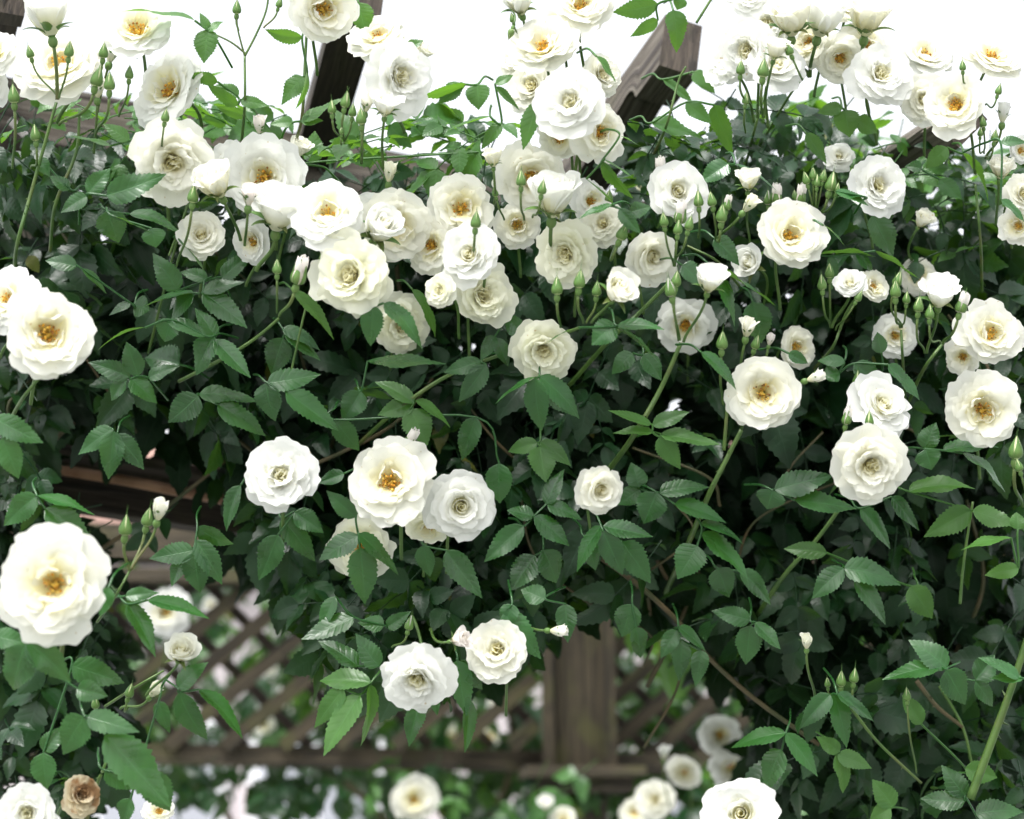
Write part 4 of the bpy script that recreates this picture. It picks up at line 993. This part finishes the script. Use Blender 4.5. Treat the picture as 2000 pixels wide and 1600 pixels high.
bb('open',960,1440,40,4.2,0,.3,1,'blurred rose behind the lattice left of the post foot')
bb('open',515,1415,44,4.2,0,.3,1,'blurred rose low behind the lattice near the rail joint')
bb('open',970,1375,34,4.2,0,.3,1,'blurred pale rose close to the left side of the trellis post')
bb('full',1655,1445,40,2.7,0,.3,1,'pale rose glimpsed through leaves at the lower right')
# ------------------------------------------------------------------ green buds
rb = rosebud
rb(57,98,32,2.07,-.3,1,(112,190,2.07),'upper of three green buds around the closed cup, left one')
rb(136,92,40,2.04,.1,1,(115,192,2.06),'large dark green bud touching the closed cup on its right')
rb(203,95,36,2.08,.3,1,(195,140,2.1),'dark bud under the stray petal by the upper left open rose')
rb(26,178,42,2.06,0,1,(24,330,2.1),'tall green bud on a straight stalk at the upper left edge')
rb(192,145,44,2.06,.3,1,(115,245,2.1),'left of the twin green buds over the half wrapped white bud',.1)
rb(214,155,42,2.05,.05,1,(188,260,2.1),'right of the twin green buds over the half wrapped white bud',.1)
rb(253,138,32,2.09,-.05,1,(232,228,2.12),'slim dark bud between the two upper open roses at left')
rb(68,255,40,2.08,-.1,1,(60,330,2.14),'green bud with streaked sides low in the upper left leaves')
rb(324,222,34,2.04,.25,1,(320,300,2.1),'bud tip rising over the double rose under the arching leaf')
rb(378,375,40,2.04,.2,1,(345,520,2.1),'fat green bud left of the goblet rose',.15)
rb(541,517,38,2.02,0,1,(541,612,2.05),'plain green bud beside the white tipped one at centre left')
rb(586,530,54,2.02,.25,1,(545,618,2.05),'white tipped bud with split sepals at centre left',.75)
rb(463,10,32,2.12,0,1,(466,60,2.12),'lone bud against the sky at the top edge left')
rb(547,2,26,2.12,.3,1,(515,55,2.12),'bud at the top edge beside the hanging rose')
rb(648,205,34,2.04,0,1,(672,275,2.08),'leftmost bud of the fan before the dark rafter')
rb(676,192,40,2.04,.2,1,(672,275,2.08),'tallest bud of the fan before the dark rafter',.2)
rb(689,212,34,2.06,.1,1,(674,276,2.08),'rounded bud behind the tallest one before the dark rafter')
rb(668,252,22,2.05,0,1,(672,280,2.08),'smallest bud in the fan before the dark rafter')
rb(705,222,42,2.04,-.05,1,(706,320,2.1),'long stalked bud between the fan and the white bud')
rb(1000,32,24,2.08,-.3,1,(1020,70,2.1),'small bud at the top edge left of the central stack')
rb(996,70,28,2.07,-.3,-.8,(990,20,2.1),'drooping bud left of the central stack')
rb(1018,345,40,2.02,0,1,(1024,430,2.07),'left bud in front of the open rose at the centre',.15)
rb(1060,362,34,2.02,.3,1,(1040,425,2.07),'right bud in front of the open rose at the centre')
rb(930,425,38,2.02,.1,1,(925,500,2.07),'bud against the rose with the orange eye')
rb(966,372,26,2.1,-.2,1,(985,430,2.12),'small round bud left of the two centre buds')
rb(1088,553,40,2.01,0,1,(1095,640,2.04),'first of three upright buds under the withered rose')
rb(1133,540,42,2.01,0,1,(1140,632,2.04),'middle of three upright buds under the withered rose')
rb(1166,560,36,2.03,.1,1,(1145,632,2.04),'last of three upright buds, against the tilted young rose')
rb(1290,326,40,2.12,0,1,(1290,400,2.2),'cream tipped bud above the opening spiral rose',.4)
rb(1190,380,34,2.12,0,1,(1190,430,2.18),'green bud in the dark foot of the middle rafter')
rb(1219,448,40,2.06,.4,1,(1205,480,2.14),'slanted bud right of the compact rosette')
rb(1296,425,34,2.03,-.1,1,(1316,520,2.07),'left bud of the crowded bunch before the opening rose')
rb(1330,415,48,2.04,.05,1,(1318,520,2.07),'creamy split bud in the middle of the crowded bunch',.6)
rb(1325,440,36,2.01,0,1,(1318,520,2.06),'lowest front bud of the crowded bunch')
rb(1348,432,34,2.02,.15,1,(1320,510,2.07),'right bud of the crowded bunch before the opening rose')
rb(1364,385,34,2.05,0,1,(1364,465,2.1),'purplish bud over the right petals of the opening rose',.15)
rb(1389,385,36,2.05,-.1,1,(1398,470,2.1),'slim bud between the opening rose and the round goblet')
rb(1410,412,40,2.05,0,1,(1400,472,2.1),'fat green bud left of the slanting cream bud')
rb(1422,395,34,2.08,.1,1,(1405,470,2.1),'pinkish bud just behind the fat green one',.35)
rb(1308,558,44,2.0,-.1,1,(1325,665,2.05),'striped bud at the joint left of the young goblet',.25)
rb(1322,540,38,2.03,.05,1,(1328,665,2.06),'dark green bud behind the striped one')
rb(1411,660,40,2.06,.1,1,(1412,790,2.12),'lone pointed bud left of the egg shaped white bud')
rb(1478,665,34,2.1,.3,1,(1460,720,2.14),'green bud pressed against the egg shaped white bud')
rb(1516,378,38,2.12,.1,1,(1500,440,2.16),'salmon tipped bud left end of the green bud fan',.45)
rb(1500,384,32,2.13,-.1,1,(1490,440,2.16),'brownish bud leftmost near the bud fan',.3)
rb(1565,378,36,2.11,.1,1,(1570,430,2.14),'cream tipped bud in front of the fan stalks',.45)
rb(1552,378,26,2.13,-.1,1,(1568,430,2.14),'tiny bud left of the cream tipped one in the fan')
for i,(xx,yy,zz,lab) in enumerate([(1573,345,28,'first small bud at the left of the green bud fan'),(1588,336,30,'second bud of the fan, slightly higher than the first'),(1596,350,28,'third bud, in the middle of the fan and lower'),(1609,340,30,'fourth bud of the fan, upright'),(1625,350,42,'biggest bud of the fan leaning right'),(1636,365,22,'smallest bud at the right end of the fan')]):
    rb(xx,yy,zz,2.08,(xx-1600)/140,1,(1592+(xx-1600)*.15,425,2.12),lab,.1)
rb(1605,548,38,2.08,-.1,1,(1622,640,2.14),'light bud left of the small cupped rose on long pedicels',.15)
rb(1620,525,38,2.11,0,1,(1622,640,2.16),'dark bud behind a folded leaf left of the small cupped rose')
rb(1680,575,28,2.08,.4,.8,(1632,645,2.14),'bud under the chin of the small cupped rose')
rb(1755,542,36,2.1,.3,1,(1762,640,2.15),'upper yellowish bud of the pair on the thin straight stalk',.2)
rb(1749,560,42,2.08,0,1,(1758,640,2.14),'lower green bud of the pair on the thin straight stalk')
rb(1771,578,30,2.09,0,1,(1762,640,2.14),'little bud right of the thin stalk pair')
rb(1795,590,40,2.06,0,1,(1806,690,2.12),'bud left of the goblet rose at right')
rb(1816,605,34,2.04,-.1,1,(1838,672,2.1),'small bud in front of the goblet rose at right')
rb(1880,590,46,2.07,.25,1,(1842,672,2.12),'splitting bud right of the goblet rose',.4)
rb(1655,812,38,2.06,.25,1,(1640,870,2.14),'cream streaked bud left above the very full rose',.4)
rb(1698,815,34,2.06,0,1,(1700,870,2.14),'green bud between the loose spiral rose and the very full one',.2)
rb(1675,735,36,2.12,.1,1,(1670,790,2.2),'green bud left above the loose spiral rose')
rb(1985,868,50,2.07,0,1,(1998,990,2.12),'tall green bud at the right edge under the round golden rose')
rb(1988,905,34,2.05,-.3,1,(2000,975,2.1),'short bud beside the tall one at the right edge')
rb(1492,128,42,2.06,.05,1,(1490,230,2.1),'right of the two buds before the rose in the upper right cluster')
rb(1447,128,34,2.08,-.05,1,(1468,210,2.12),'left of the two buds before the rose in the upper right cluster')
rb(1457,190,30,2.1,0,1,(1456,260,2.14),'hanging spindle bud below the upper right cluster',.2)
rb(1590,15,28,2.16,.2,1,(1560,60,2.18),'small dark bud against the sky at the top right')
rb(1538,92,34,2.06,-.5,1,(1560,150,2.15),'thin pointed bud beside the cup seen from below')
rb(1880,125,26,2.1,-.1,1,(1895,150,2.14),'twin bud at the left of the sideways rose against the sky')
rb(1952,172,26,2.12,.3,1,(1925,205,2.16),'stray bud under the drooping petals against the sky')
rb(1920,235,26,2.13,-.1,1,(1922,300,2.18),'round bud right of the star like rose')
rb(1915,255,24,2.13,0,1,(1922,300,2.18),'lower round bud right of the star like rose')
rb(1944,262,28,2.13,.1,1,(1925,310,2.18),'green bud just under the white tipped one by the right edge')
rb(246,1020,52,1.98,.05,1,(252,1115,1.99),'soft focus green bud left of the fat white bud')
rb(290,1005,42,2.02,.1,1,(257,1112,2.0),'green bud partly behind the fat white bud')
rb(172,1062,44,1.92,.2,1,(160,1120,2.0),'green bud rising behind the biggest soft focus rose')
rb(255,1345,36,2.06,.15,1,(250,1385,2.1),'pointed green bud on the slanting stem over the lattice')
rb(186,1368,32,2.06,.1,1,(186,1420,2.1),'dark little bud above the soft focus leaves at lower left')
rb(801,1214,32,2.08,.15,1,(765,1265,2.1),'bud with a yellow streak above the lowest hanging rose',.25)
rb(803,857,40,2.1,.5,.8,(780,900,2.14),'pink tipped bud behind the top of the flat open rose',.5)
rb(1643,1322,34,2.14,-.05,1,(1660,1370,2.18),'striped bud in the dim lower right group',.1)
rb(1669,1315,34,2.14,.05,1,(1672,1375,2.18),'slim bud right of the striped one in the dim lower right group')
rb(1616,1330,26,2.16,-.2,1,(1640,1370,2.18),'faint little bud left of the striped one')
rb(1771,1352,34,2.12,.05,1,(1790,1510,2.18),'solitary bud on a long thin stalk over the darkest leaves at lower right')

bl('full',1500,52,98,2.16,.1,.3,1,'blown rose with overlapping petals at the top of the upper right cluster',stem=(1530,150,2.22))
bl('open',1585,88,92,2.19,-.2,.1,1,'rose filling the gap behind the pair on one stem cluster',stem=(1590,190,2.24))
bl('full',1425,128,78,2.15,-.4,.1,1,'leftmost rose of the upper right cluster')
bl('open',1690,98,96,2.2,.2,.2,1,'pale rose between the highest cup and the pleated rose')
bl('open',560,405,86,2.13,-.3,.2,1,'white petals of a rose jammed left of the brightest bloom')
bl('full',720,420,84,2.13,.1,.4,1,'rose peeping out between the brightest bloom and the speckled one')
bl('open',1150,395,80,2.14,.4,.3,1,'rose petals between the cup facing the sky and the compact rosette')

bl('open',1088,58,96,2.15,-.1,.5,1,'rose petals between the topmost rose and the one with spreading orange stamens')
bl('full',1010,120,72,2.16,-.4,.1,1,'rose at the left flank of the central stack, against the sky')
bl('full',1170,150,86,2.15,.4,.3,1,'rose at the right flank of the central stack, against the sky')
bl('full',455,320,80,2.15,-.4,.1,1,'rose half hidden at the left of the rose by the rafter foot')
bl('open',1010,440,84,2.15,-.2,-.1,1,'shaded rose petals left of the withered hearted rose')
